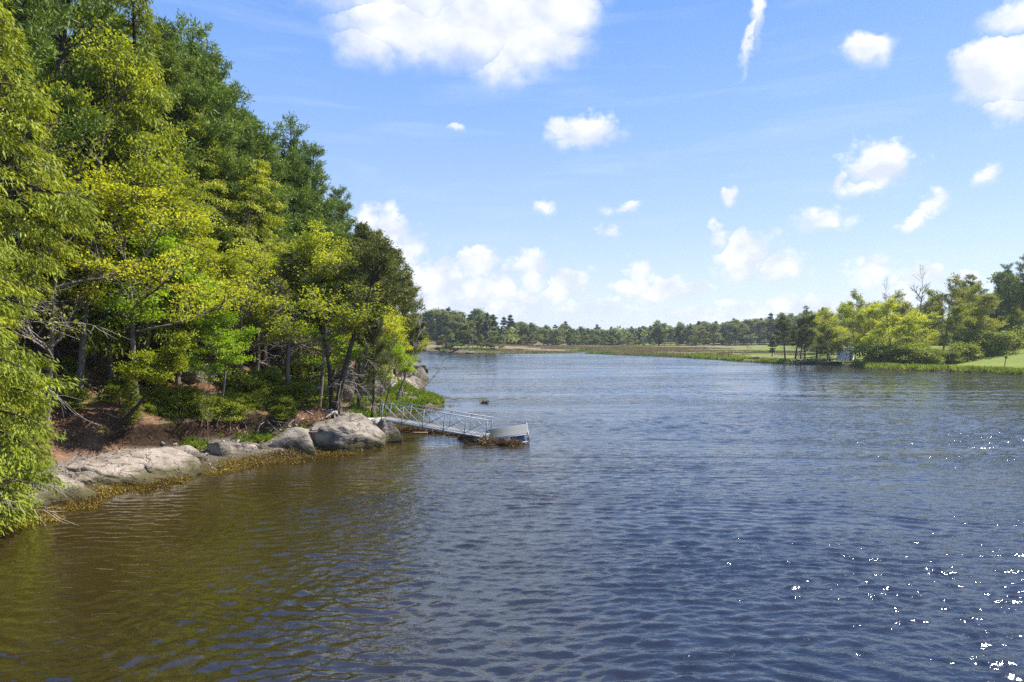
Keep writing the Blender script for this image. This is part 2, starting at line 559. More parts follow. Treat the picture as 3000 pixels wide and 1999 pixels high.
# ---------------------------------------------------------------- shoreline of the wooded left bank
SHORE = np.array([(-26, -40), (-24, 0), (-21.5, 15), (-19.4, 24), (-19.2, 29), (-18.2, 32.5), (-16.2, 36), (-13.8, 39.2), (-11.9, 41.6), (-9.6, 43.2),
                  (-8.6, 45.5), (-9.6, 49), (-11.3, 54), (-10.6, 60), (-8.6, 66), (-6.9, 71.5), (-7.8, 77), (-10.8, 84), (-12.2, 96), (-13.6, 112),
                  (-17.0, 136), (-20.5, 160), (-30, 185), (-60, 205), (-130, 230), (-400, 260)], float)


def polydist(P, poly):
    """distance of points P (N,2) to an open polyline, with the sign of the side"""
    best = np.full(len(P), 1e9)
    side = np.ones(len(P))
    for a, b in zip(poly[:-1], poly[1:]):
        ab = b - a
        tt = np.clip(((P - a) @ ab) / (ab @ ab), 0, 1)
        c = a + tt[:, None] * ab
        d = np.hypot(*(P - c).T)
        s = np.sign(ab[0] * (P[:, 1] - a[1]) - ab[1] * (P[:, 0] - a[0]))
        m = d < best - 1e-6
        best[m] = d[m]
        side[m] = s[m]
    return best * side


def vnoise(x, y, seed=0):
    """smooth value noise, vectorised"""
    xi, yi = np.floor(x).astype(np.int64), np.floor(y).astype(np.int64)
    fx, fy = x - xi, y - yi
    fx, fy = fx * fx * (3 - 2 * fx), fy * fy * (3 - 2 * fy)

    def h(a, b):
        n = (a * 374761393 + b * 668265263 + seed * 982451653) & 0x7fffffff
        n = ((n ^ (n >> 13)) * 1274126177) & 0x7fffffff
        return ((n ^ (n >> 16)) & 0xffff) / 65535.0
    return (h(xi, yi) * (1 - fx) + h(xi + 1, yi) * fx) * (1 - fy) + (h(xi, yi + 1) * (1 - fx) + h(xi + 1, yi + 1) * fx) * fy


def fbm(x, y, o=4, seed=0):
    s, a, r = 0, 0.5, 0
    for k in range(o):
        r = r + a * (vnoise(x * 2 ** k, y * 2 ** k, seed + k) - 0.5)
        a *= 0.55
    return r * 2


KX = np.array([-40, -3, 0, 2.6, 3.4, 4.2, 8, 14, 20, 30, 45, 90, 400])
KZ = np.array([-4, -1.0, -0.12, 0.7, 0.95, 2.5, 4.6, 9.2, 13.2, 17.5, 20, 23, 23])


def ground_z(x, y):
    x, y = np.atleast_1d(np.asarray(x, float)), np.atleast_1d(np.asarray(y, float))
    d = polydist(np.stack([x, y], 1), SHORE)
    d = d + 1.3 * fbm(x * 0.25, y * 0.25, 3, 5)
    z = np.interp(d, KX, KZ)
    zg = np.interp(d, [-40, -3, 0, 2.6, 4.2, 8, 14, 20, 30, 45, 90, 400], [-4, -1, -0.12, 0.75, 1.45, 4.2, 9.0, 13.2, 17.5, 20, 23, 23])
    wn = np.clip((38.5 - y) / 3.5, 0, 1)
    z = z * (1 - wn) + zg * wn
    # by the gangway and the grass point the bank is low and the slope starts further in
    w = np.exp(-((y - 62) / 15.0) ** 2)
    zl = np.interp(d, [-40, -3, 0, 1, 5, 9, 13, 20, 30, 60], [-4, -1, -0.12, 0.45, 1.3, 2.3, 5.5, 11.0, 15, 19])
    z = z * (1 - w) + zl * w
    # lower hill towards the far end of the bank
    z = np.where(z > 1, 1 + (z - 1) * np.interp(y, [60, 100, 160, 220], [1, 0.75, 0.42, 0.3]), z)
    z = z + np.clip(d / 6, 0, 1) * 0.5 * fbm(x * 0.45, y * 0.45, 4, 9) + np.clip(d, 0, 1) * 0.12 * fbm(x * 2.2, y * 2.2, 3, 3)
    return z


def grid_mesh(name, X, Y, Z, mat, smooth=True, keep=None):
    ny, nx = X.shape
    V = np.stack([X, Y, Z], -1).reshape(-1, 3)
    i = np.arange(ny - 1)[:, None] * nx
    j = np.arange(nx - 1)[None, :]
    Q = np.stack([i + j, i + j + 1, i + j + 1 + nx, i + j + nx], -1).reshape(-1, 4)
    if keep is not None:
        k = keep.reshape(-1)
        Q = Q[k[Q].any(axis=1)]
    return mesh_from(name, V, Q, None, mat, smooth)


def build_left_ground():
    m, t, b, out = newmat('pine_duff')
    geo = t.n('ShaderNodeNewGeometry')
    pos = geo.outputs['Position']
    sp = t.n('ShaderNodeSeparateXYZ')
    lk(t.nt, pos, sp.inputs[0])
    z = sp.outputs[2]
    n1 = t.noise(pos, 0.8, 5, 0.6, 0.4)
    n2 = t.noise(pos, 7, 4, 0.7)
    n3 = t.noise(t.mapping(pos, loc=(9, 3, 1)), 0.5, 4, 0.6)
    n4 = t.noise(pos, 24, 3, 0.6)
    f = t.math('ADD', t.math('MULTIPLY', n1, 0.55), t.math('MULTIPLY', n2, 0.45))
    duff = t.ramp(f, [(0.30, (0.06, 0.036, 0.022)), (0.46, (0.15, 0.083, 0.05)), (0.58, (0.25, 0.15, 0.09)), (0.72, (0.42, 0.31, 0.21))])
    moss = t.ramp(n2, [(0.35, (0.05, 0.065, 0.012)), (0.65, (0.15, 0.17, 0.03))])
    c = t.mix(t.math('MULTIPLY', t.maprange(n3, 0.56, 0.66), 0.7), duff, moss)
    # the shore below the bank is mud and gravel
    grv = t.ramp(n4, [(0.35, (0.06, 0.05, 0.04)), (0.5, (0.17, 0.145, 0.12)), (0.68, (0.36, 0.32, 0.27))])
    zz = t.math('ADD', z, t.math('MULTIPLY', t.math('SUBTRACT', n1, 0.5), 0.5))
    c = t.mix(t.maprange(zz, 1.05, 1.4, 1, 0), c, grv)
    c = t.mix(t.maprange(zz, 0.25, 0.6, 0.9, 0), c, (0.075, 0.058, 0.02))
    # bare soil where the bank is steep, its colour darkened for the undercut's shade
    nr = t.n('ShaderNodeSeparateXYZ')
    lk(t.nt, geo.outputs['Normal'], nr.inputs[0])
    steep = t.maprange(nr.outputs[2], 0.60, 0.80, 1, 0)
    earth_shade = t.ramp(n2, [(0.4, (0.018, 0.012, 0.008)), (0.7, (0.075, 0.047, 0.028))])
    c = t.mix(t.math('MULTIPLY', steep, t.maprange(z, 3.6, 5.2, 0.9, 0.25)), c, earth_shade)
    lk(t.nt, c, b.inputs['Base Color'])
    b.inputs['Roughness'].default_value = 1.0
    b.inputs['Specular IOR Level'].default_value = 0.1
    bp = t.n('ShaderNodeBump')
    bp.inputs['Strength'].default_value = 1.0
    bp.inputs['Distance'].default_value = 0.12
    lk(t.nt, t.math('ADD', n2, t.math('MULTIPLY', n4, 0.5)), bp.inputs['Height'])
    lk(t.nt, bp.outputs[0], b.inputs['Normal'])
    xs = np.concatenate([np.arange(-130, -50, 2.5), np.arange(-50, -3, 0.3)])
    ys = np.concatenate([np.arange(-30, 14, 2.0), np.arange(14, 95, 0.3), np.arange(95, 230, 1.2)])
    X, Y = np.meshgrid(xs, ys)
    Z = ground_z(X.ravel(), Y.ravel()).reshape(X.shape)
    keep = Z > -0.9
    # the lip of the bank overhangs the beach
    dn = polydist(np.stack([X.ravel(), Y.ravel()], 1), SHORE).reshape(X.shape)
    sh = 1.0 * np.exp(-((dn - 4.6) / 0.7) ** 2) * np.clip((Z - 1.5) / 0.6, 0, 1) * np.clip((47 - Y) / 3, 0, 1) * np.clip((Y - 35) / 3, 0, 1) * np.clip(0.6 + fbm(X * .5, Y * .5, 2, 8), 0, 1.2)
    X = X + sh * 0.75
    Y = Y - sh * 0.65
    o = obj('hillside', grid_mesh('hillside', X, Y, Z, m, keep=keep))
    tag(o, kind='structure')


build_left_ground()

# ---------------------------------------------------------------- far shore, marsh and right bank
FAR_PX = [(1150, 1018), (1215, 1026), (1290, 1031), (1350, 1035), (1420, 1037), (1500, 1036), (1600, 1036), (1680, 1034), (1750, 1029), (1900, 1029.5), (1800, 1033),
          (1712, 1036), (1850, 1042), (2000, 1048), (2090, 1053), (2200, 1062), (2290, 1066), (2400, 1068), (2500, 1073), (2560, 1081),
          (2700, 1088), (2850, 1093), (3000, 1101), (3300, 1112)]
FAR = np.array([W(px, py)[:2] for px, py in FAR_PX] + [(140, 85), (200, 40), (260, -60)])
LEFTEND = np.array([(-500, 420), (-200, 390)])
FAR = np.concatenate([LEFTEND, FAR])


def far_z(x, y):
    x, y = np.atleast_1d(np.asarray(x, float)), np.atleast_1d(np.asarray(y, float))
    d = polydist(np.stack([x, y], 1), FAR)
    d = d + 1.0 * fbm(x * 0.08, y * 0.08, 3, 21) + 0.5 * fbm(x * .5, y * .5, 2, 3)
    z = np.interp(d, [-50, -4, 0, 1.0, 3, 30], [-3, -1, -0.05, 0.45, 0.6, 0.7])
    # lawn rise on the right bank
    r = np.clip((x - 92) / 30, 0, 1)
    r = r * r * (3 - 2 * r)
    lawn = np.interp(d, [0, 6, 14, 40, 90], [0, 0.4, 1.6, 3.6, 4.5]) * r * np.interp(y, [90, 110, 200, 250], [1, 1, 1, 0.0])
    z = z + lawn
    # wooded ground rises behind the marsh
    far = np.clip((np.hypot(x * 0.7, y) - 430) / 400, 0, 1)
    rise = np.interp(x, [-200, 0, 150, 400], [5, 1, 5, 14])
    z = z + far * rise
    # hill on the far left behind the promontory
    z = z + 5.0 * np.exp(-(((x + 75) / 60) ** 2 + ((y - 400) / 60) ** 2))
    # promontory knoll
    z = z + 1.4 * np.exp(-(((x + 18) / 10) ** 2 + ((y - 292) / 14) ** 2))
    z = np.where(d > 2, z + 0.15 * fbm(x * 0.12, y * 0.12, 3, 11), z)
    return z


def build_far_ground():
    m, t, b, out = newmat('marsh_and_meadow')
    geo = t.n('ShaderNodeNewGeometry')
    pos = geo.outputs['Position']
    sp = t.n('ShaderNodeSeparateXYZ')
    lk(t.nt, pos, sp.inputs[0])
    x, y, z = sp.outputs
    n1 = t.noise(t.mapping(pos, scale=(0.35, 1, 1)), 0.035, 5, 0.65, 0.6)
    n2 = t.noise(pos, 0.9, 4, 0.65)
    n3 = t.noise(pos, 4.0, 3, 0.6)
    brown = t.ramp(n2, [(0.3, (0.12, 0.085, 0.055)), (0.5, (0.22, 0.165, 0.11)), (0.7, (0.33, 0.26, 0.18))])
    green = t.ramp(n2, [(0.3, (0.08, 0.115, 0.018)), (0.7, (0.20, 0.25, 0.045))])
    east = t.maprange(x, 10, 60, 0.0, 0.13)
    c = t.mix(t.maprange(t.math('ADD', n1, east), 0.54, 0.62), brown, green)
    # the mown lawn
    lawn = t.ramp(n1, [(0.35, (0.14, 0.18, 0.035)), (0.65, (0.24, 0.27, 0.06))])
    c = t.mix(t.maprange(t.math('MULTIPLY', t.maprange(x, 80, 90), t.maprange(y, 230, 215)), 0.4, 0.6), c, lawn)
    # mud at the water's edge
    zz = t.math('ADD', z, t.math('MULTIPLY', t.math('SUBTRACT', n2, 0.5), 0.4))
    c = t.mix(t.maprange(zz, 0.3, 0.5, 1, 0), c, (0.06, 0.048, 0.026))
    lk(t.nt, c, b.inputs['Base Color'])
    b.inputs['Roughness'].default_value = 1.0
    b.inputs['Specular IOR Level'].default_value = 0.1
    bp = t.n('ShaderNodeBump')
    bp.inputs['Strength'].default_value = 1.0
    bp.inputs['Distance'].default_value = 0.25
    lk(t.nt, t.math('ADD', n2, t.math('MULTIPLY', n3, 0.4)), bp.inputs['Height'])
    lk(t.nt, bp.outputs[0], b.inputs['Normal'])
    xs = np.concatenate([np.arange(-900, -120, 30), np.arange(-120, 170, 1.3), np.arange(170, 1200, 30)])
    ys = np.concatenate([np.arange(60, 120, 2.0), np.arange(120, 345, 1.0), np.arange(345, 700, 8), np.arange(700, 1500, 50)])
    X, Y = np.meshgrid(xs, ys)
    Z = far_z(X.ravel(), Y.ravel()).reshape(X.shape)
    # keep the far sheet clear of the wooded left bank
    o = obj('marsh', grid_mesh('marsh', X, Y, Z, m, keep=Z > -0.9))
    tag(o, kind='structure')
    # land that runs on to the horizon
    mb = MB()
    R = np.array([1480, 4000, 12000.0])
    A = np.radians(np.linspace(-75, 75, 60))
    X = R[:, None] * np.sin(A)[None]
    Y = R[:, None] * np.cos(A)[None]
    Z = np.broadcast_to(np.array([-2.0, 8.0, 10.0])[:, None], X.shape)
    m2 = plain_mat('distant_woodland', (0.10, 0.13, 0.07), 1.0, 0, 0.3, 0.01, 0.1)
    tag(obj('distant_hills', grid_mesh('distant_hills', X, Y, Z, m2)), kind='structure')


build_far_ground()


# ---------------------------------------------------------------- water
def build_water():
    m, t, b, out = newmat('tidal_water')
    geo = t.n('ShaderNodeNewGeometry')
    pos = geo.outputs['Position']
    at = t.n('ShaderNodeAttribute', attribute_name='calm')
    calm = at.outputs['Fac']
    af = t.n('ShaderNodeAttribute', attribute_name='foam')
    foam = af.outputs['Fac']
    cd = t.n('ShaderNodeCameraData')
    sp = t.n('ShaderNodeSeparateXYZ')
    lk(t.nt, pos, sp.inputs[0])
    b.inputs['IOR'].default_value = 2.0
    b.inputs['Roughness'].default_value = 0.12
    far_r = t.maprange(sp.outputs[1], 35, 110, 0.0, 0.06)
    b.inputs['Specular Tint'].default_value = (0.74, 0.89, 1.0, 1)
    murk = t.noise(pos, 0.12, 4, 0.6, 0.5)
    near = t.ramp(murk, [(0.3, (0.026, 0.018, 0.004)), (0.7, (0.042, 0.030, 0.006))])
    deep = t.ramp(murk, [(0.3, (0.010, 0.009, 0.007)), (0.7, (0.017, 0.014, 0.010))])
    ad = t.n('ShaderNodeAttribute', attribute_name='depth')
    c = t.mix(ad.outputs['Fac'], near, deep)
    # foam lines
    fn = t.noise(t.mapping(pos, scale=(1, 2.2, 1)), 4.5, 5, 0.8, 0.6)
    fm = t.math('MULTIPLY', t.maprange(t.math('ADD', fn, t.math('MULTIPLY', foam, 0.30)), 0.76, 0.92), 0.8)
    c = t.mix(fm, c, (0.62, 0.62, 0.60))
    lk(t.nt, c, b.inputs['Base Color'])
    lk(t.nt, t.math('ADD', far_r, t.maprange(fm, 0, 1, 0.07, 0.5)), b.inputs['Roughness'])
    # ripples at three sizes; slick and ruffled patches alternate
    patch = t.noise(t.mapping(pos, scale=(0.35, 1.0, 1), rot=(0, 0, 0.18)), 0.055, 5, 0.62, 0.8)
    amt = t.maprange(patch, 0.40, 0.60, 0.45, 1.3, True)
    streak = t.noise(t.mapping(pos, scale=(0.10, 1.0, 1), rot=(0, 0, 0.12)), 0.16, 4, 0.6, 1.5)
    amt = t.math('MULTIPLY', amt, t.maprange(streak, 0.50, 0.62, 1.0, 0.45, True))
    amt = t.math('MULTIPLY', amt, calm)
    r1 = t.noise(t.mapping(pos, scale=(0.5, 1, 1), rot=(0, 0, 0.12)), 1.9, 3, 0.55, 0.5)
    r2 = t.noise(t.mapping(pos, scale=(0.6, 1, 1), rot=(0, 0, -0.2)), 4.2, 3, 0.6, 0.4)
    r3 = t.noise(t.mapping(pos, scale=(0.7, 1, 1)), 13, 2, 0.6)
    far = t.maprange(sp.outputs[1], 22, 60, 0, 1)
    h = t.math('ADD', t.math('MULTIPLY', r2, 0.046), t.math('MULTIPLY', r3, 0.008))
    h = t.math('ADD', h, t.math('MULTIPLY', r1, t.math('MULTIPLY_ADD', far, 0.26, 0.02)))
    h = t.math('MULTIPLY', h, amt)
    bp = t.n('ShaderNodeBump')
    bp.inputs['Strength'].default_value = 1.0
    bp.inputs['Distance'].default_value = 1.0
    lk(t.nt, h, bp.inputs['Height'])
    # far off the ripples are finer than the eye resolves: tilt the facets directly
    q1 = t.noise(t.mapping(pos, scale=(0.45, 1, 1), rot=(0, 0, 0.1)), 2.0, 4, 0.7, out=1)
    q2 = t.noise(t.mapping(pos, scale=(0.16, 1, 1), rot=(0, 0, 0.05)), 0.35, 3, 0.6, out=1)
    q = t.vmath('ADD', t.vmath('SUBTRACT', q1, (0.5, 0.5, 0.5)), t.vmath('MULTIPLY', t.vmath('SUBTRACT', q2, (0.5, 0.5, 0.5)), (0.4, 0.4, 0)))
    qs = t.vmath('SCALE', t.vmath('MULTIPLY', q, (0.6, 0.95, 0)))
    lk(t.nt, t.math('MULTIPLY', amt, 1.15), qs.node.inputs['Scale'])
    qn = t.vmath('NORMALIZE', t.vmath('ADD', qs, (0, -0.035, 1)))
    fmx = t.n('ShaderNodeMix', data_type='VECTOR')
    lk(t.nt, t.maprange(sp.outputs[1], 40, 85, 0, 1), fmx.inputs[0])
    lk(t.nt, bp.outputs[0], fmx.inputs[4])
    lk(t.nt, qn, fmx.inputs[5])
    lk(t.nt, t.vmath('NORMALIZE', fmx.outputs[1]), b.inputs['Normal'])

    yy = [-40, -20, -5, 4, 8]
    y = 10.0
    while y < 9000:
        yy.append(y)
        y *= 1.0036 if y < 70 else (1.012 if y < 110 else 1.05)
    yy = np.array(yy)
    s = np.concatenate([[-6, -3, -1.6, -1.2], np.arange(-0.95, 0.951, 0.0043), [1.2, 1.6, 3, 6]])
    X = np.maximum(yy, 12)[:, None] * s[None, :]
    Y = np.broadcast_to(yy[:, None], X.shape).copy()
    x, y = X.ravel(), Y.ravel()
    P = np.stack([x, y], 1)
    dl = -polydist(P, SHORE)              # metres out from the wooded bank
    calm = np.clip(0.16 + (dl - 1) / 13.0, 0.16, 1.0)
    calm = np.where(y > 75, np.maximum(calm, 0.75), calm)
    # wide swirls of slick water
    pt = fbm(x * 0.035 + 3, y * 0.07, 4, 31)
    lump = np.clip(0.88 + 0.9 * pt, 0.4, 1.3)
    rng = np.random.default_rng(3)
    z = np.zeros(len(x))
    wx = x + 0.9 * fbm(x * 0.22, y * 0.22, 2, 41)
    wy = y + 0.9 * fbm(x * 0.22, y * 0.22, 2, 47)
    N = 130
    for k in range(N):
        lam = 0.24 * (0.85 / 0.24) ** rng.random() if k % 12 else rng.uniform(1.6, 4)
        th = rng.normal(0.10, 0.27) if k % 4 else rng.normal(-0.75, 0.3)
        kk = 2 * math.pi / lam
        slope = 0.0235 * (0.22 if lam > 1.5 else 1) * (lam / 0.5) ** -0.35
        a = slope / kk
        ph = kk * (wx * math.sin(th) + wy * math.cos(th)) + rng.random() * 6.28
        ramp = np.clip((lam * 50 - y * 0.36) / 8.0, 0, 1) if lam < 2 else 1.0
        si = np.sin(ph)
        z += a * ramp * (si - 0.22 * np.cos(2 * ph))
    fade = np.clip((95 - y) / 40, 0, 1) * np.clip((y - 6) / 4, 0, 1)
    z = z * calm * lump * fade
    z = np.where(np.abs(x) > 0.95 * np.maximum(y, 12) + .01, 0, z)
    V = np.stack([x, y, z], 1)
    me = grid_mesh('water', X, Y, z.reshape(X.shape), m)
    lines = [([W(1560, 1270), W(1600, 1245), W(1630, 1200), W(1650, 1160)], 0.9, 0.35), ([W(1545, 1297), W(1580, 1285), W(1640, 1255)], 0.35, 0.7), ([W(1550, 1302), W(1620, 1292)], 0.25, 0.9),
             ([W(2330, 1265), W(2370, 1290), W(2400, 1330)], 0.8, 0.62), ([W(2600, 1270), W(2750, 1285), W(3000, 1320)], 1.0, 0.62),
             ([W(1360, 1296), W(1420, 1303), W(1540, 1306)], 0.18, 1.0), ([W(1240, 1265), W(1330, 1285)], 0.3, 0.75),
             ([W(1280, 1130), W(1340, 1115), W(1440, 1110)], 1.6, 0.7), ([W(1310, 1170), W(1390, 1165)], 1.2, 0.7),
             ([W(2080, 1380), W(2300, 1400)], 0.7, 0.4), ([W(1500, 1075), W(1700, 1080)], 3, 0.5)]
    fo = np.zeros(len(x))
    for pts, wd, st in lines:
        dd = np.abs(polydist(P, np.array(pts)[:, :2]))
        fo = np.maximum(fo, st * np.exp(-(dd / wd) ** 2))
    for nm, arr in (('calm', np.clip(calm * (0.6 + 0.4 * lump), 0, 1)), ('foam', fo), ('depth', np.clip((dl - 6) / 20, 0, 1))):
        a = me.attributes.new(nm, 'FLOAT', 'POINT')
        a.data.foreach_set('value', arr.astype(np.float32))
    o = obj('water', me)
    tag(o, kind='structure')


build_water()


# ---------------------------------------------------------------- tree generator
def leaves(sites, dirs, k, spread, ln, wd, rng, up=0.5, along=0.6, pos_along=0.0, narrow=False):
    """k leaf faces about every site; returns vertices and faces (a diamond per leaf)"""
    n = len(sites) * k
    p = np.repeat(sites, k, 0) + rng.normal(0, 1, (n, 3)) * np.array(spread)
    dd = np.repeat(dirs, k, 0)
    if pos_along:
        p = p + dd * rng.uniform(-pos_along, pos_along, (n, 1))
    a = dd * along + rng.normal(0, 1, (n, 3)) * (1 - along)
    a /= np.linalg.norm(a, axis=1)[:, None] + 1e-9
    nn = rng.normal(0, 1, (n, 3)) * (1 - up) + np.array([0, 0, 1.0]) * up
    b = np.cross(nn, a)
    b /= np.linalg.norm(b, axis=1)[:, None] + 1e-9
    s = rng.uniform(0.65, 1.3, (n, 1))
    L, Wd = ln * s, wd * s
    v = np.stack([p, p + a * L * .45 + b * Wd * .5, p + a * L, p + a * L * .45 - b * Wd * .5], 1)
    return v.reshape(-1, 3), np.arange(n * 4).reshape(-1, 4)


def curve(p, d, L, n, rng, wob=0.12, bend=(0, 0, 0)):
    pts = [np.array(p, float)]
    d = np.array(d, float)
    d /= np.linalg.norm(d)
    b = np.array(bend, float)
    for i in range(n):
        d = d + b / n + rng.normal(0, wob, 3) / math.sqrt(n)
        d /= np.linalg.norm(d)
        pts.append(pts[-1] + d * L / n)
    return np.array(pts)


def at_curve(pts, s):
    f = s * (len(pts) - 1)
    i = min(int(f), len(pts) - 2)
    p = pts[i] + (pts[i + 1] - pts[i]) * (f - i)
    d = pts[i + 1] - pts[i]
    return p, d / np.linalg.norm(d)


def make_conifer(seed, H, R, cb, n_br, kind, leafmat, bark, leaf=1.0, dens=1.0, dead=10, lean=0.03, dead_mat=True):
    """hemlock, white pine or pitch pine; returns (trunk mesh, crown mesh)"""
    rng = np.random.default_rng(seed)
    mb = MB()
    r0 = 0.013 * H + 0.03
    trunk = curve((0, 0, -0.6), (rng.normal(0, lean), rng.normal(0, lean), 1), H + 0.6, 12, rng, 0.03 if kind != 'pitch' else 0.16)
    trunk[:, :2] *= np.linspace(0, 1, 13)[:, None] ** 0.7
    mb.tube(trunk, np.concatenate([[r0 * 1.5], r0 * np.linspace(1, 0.08, 12)]), 8)
    S, D = [], []
    az = rng.random() * 6.28
    for i in range(n_br):
        t_ = cb + (0.985 - cb) * (i + rng.random() * 0.8) / n_br
        if kind != 'hemlock' and rng.random() < 0.10:
            continue
        az += (2.4 if kind != 'pine' else 1.2566) + rng.normal(0, 0.35 if kind != 'pine' else 0.25)
        if kind == 'pine':
            wh = i // 5
            t_ = cb + (0.985 - cb) * (wh + 0.5 + rng.normal(0, 0.10)) / max(1, n_br // 5 + 1)
            az += 0.5 * (i % 5 == 0)
        p, _ = at_curve(trunk, t_)
        q = (t_ - cb) / (1 - cb)
        if kind == 'hemlock':
            prof = (1 - q) ** 0.75 * (0.55 + 0.45 * min(1, q * 4))
            el, bend = rng.normal(0.15, 0.12), (0, 0, -0.75)
        elif kind == 'pine':
            prof = (1 - q) ** 0.55 * (0.6 + 0.4 * min(1, q * 3.5)) * (0.8 + 0.35 * math.sin(wh * 2.1 + seed))
            el, bend = 0.12 + 0.75 * q + rng.normal(0, 0.1), (0, 0, 0.45)
        else:
            prof = (math.sin(min(1, q * 1.02 + 0.10) * math.pi) ** 0.6) * 0.9
            el, bend = 0.25 + 0.6 * q + rng.normal(0, 0.25), (0, 0, 0.2)
        L = max(0.35, R * prof * rng.uniform(0.62, 1.15))
        d = (math.cos(az) * math.cos(el), math.sin(az) * math.cos(el), math.sin(el))
        br = curve(p, d, L, 6, rng, 0.10 if kind != 'pitch' else 0.4, bend)
        mb.tube(br, np.linspace(min(r0 * 0.42, 0.018 * L + 0.008), 0.006, 7), 4, cap=False)
        nsub = max(3, int(L * (3.4 if kind == 'hemlock' else 2.6)))
        for j in range(nsub):
            s_ = (0.22 if kind == 'hemlock' else 0.35) + 0.78 * (j + rng.random()) / nsub * (1 - 0.22)
            s_ = min(s_, 0.99)
            bp_, bd = at_curve(br, s_)
            sidev = np.cross(bd, (0, 0, 1))
            sidev /= np.linalg.norm(sidev) + 1e-9
            sgn = 1 if j % 2 else -1
            sl_ = (0.42 * L * (1.12 - s_) + 0.25) * rng.uniform(0.7, 1.2)
            if kind == 'hemlock':
                dd = bd * 0.75 + sgn * sidev * 0.8 + np.array([0, 0, -0.25])
                sb = curve(bp_, dd, sl_, 4, rng, 0.12, (0, 0, -0.5))
                m = 3
            else:
                dd = bd * 0.7 + sgn * sidev * 0.7 + np.array([0, 0, 0.25 + rng.random() * 0.3])
                sb = curve(bp_, dd, sl_, 3, rng, 0.2, (0, 0, 0.4))
                m = 2
            if sl_ > 0.5:
                mb.tube(sb, np.linspace(0.011, 0.004, len(sb)), 3, cap=False)
            for q_ in np.linspace(0.3, 1.0, max(m, int(sl_ * 3.3))):
                a, b_ = at_curve(sb, min(q_, .999))
                S.append(a)
                D.append(b_)
        a, b_ = at_curve(br, 0.999)
        S.append(a)
        D.append(b_)
    S.append(trunk[-1])
    D.append(np.array([0, 0, 1.0]))
    # dead grey twigs below and among the foliage
    mb2 = MB()
    dead = int(dead * 1.8)
    for i in range(dead):
        t_ = rng.uniform(max(0.12, cb - 0.35), cb + 0.18)
        p, _ = at_curve(trunk, t_)
        a = rng.random() * 6.28
        d = (math.cos(a), math.sin(a), rng.normal(-0.05, 0.2))
        L = R * rng.uniform(0.35, 0.8)
        br = curve(p, d, L, 6, rng, 0.35, (0, 0, -0.3))
        mb2.tube(br, np.linspace(0.022, 0.005, 7), 3, cap=False)
        for j in range(int(L * 5)):
            bp_, bd = at_curve(br, rng.uniform(0.25, 0.98))
            dd = bd + rng.normal(0, 0.6, 3)
            mb2.tube(curve(bp_, dd, L * rng.uniform(0.14, 0.4), 3, rng, 0.3, (0, 0, -0.2)), [0.011, 0.009, 0.007, 0.005], 3, cap=False)
    S, D = np.array(S), np.array(D)
    if kind == 'hemlock':
        V, Q = leaves(S, D + np.array([0, 0, -0.35]), max(1, int(round(14 * dens))), (0.13, 0.13, 0.05), 0.27 * leaf, 0.062 * leaf, rng, 0.72, 0.66, 0.15)
    elif kind == 'pine':
        V, Q = leaves(S, D * 0.6 + np.array([0, 0, 0.55]), max(1, int(round(17 * dens))), (0.13, 0.13, 0.07), 0.27 * leaf, 0.055 * leaf, rng, 0.45, 0.42, 0.12)
    else:
        V, Q = leaves(S, D * 0.5 + np.array([0, 0, 0.3]), max(1, int(round(17 * dens))), (0.12, 0.12, 0.08), 0.22 * leaf, 0.06 * leaf, rng, 0.35, 0.25, 0.12)
    tw = mb2.mesh('dead_twigs', M['bark_dead']) if dead else None
    return mb.mesh('trunk_' + kind, M[bark]), mesh_from('crown_' + kind, V, Q, None, M[leafmat]), tw


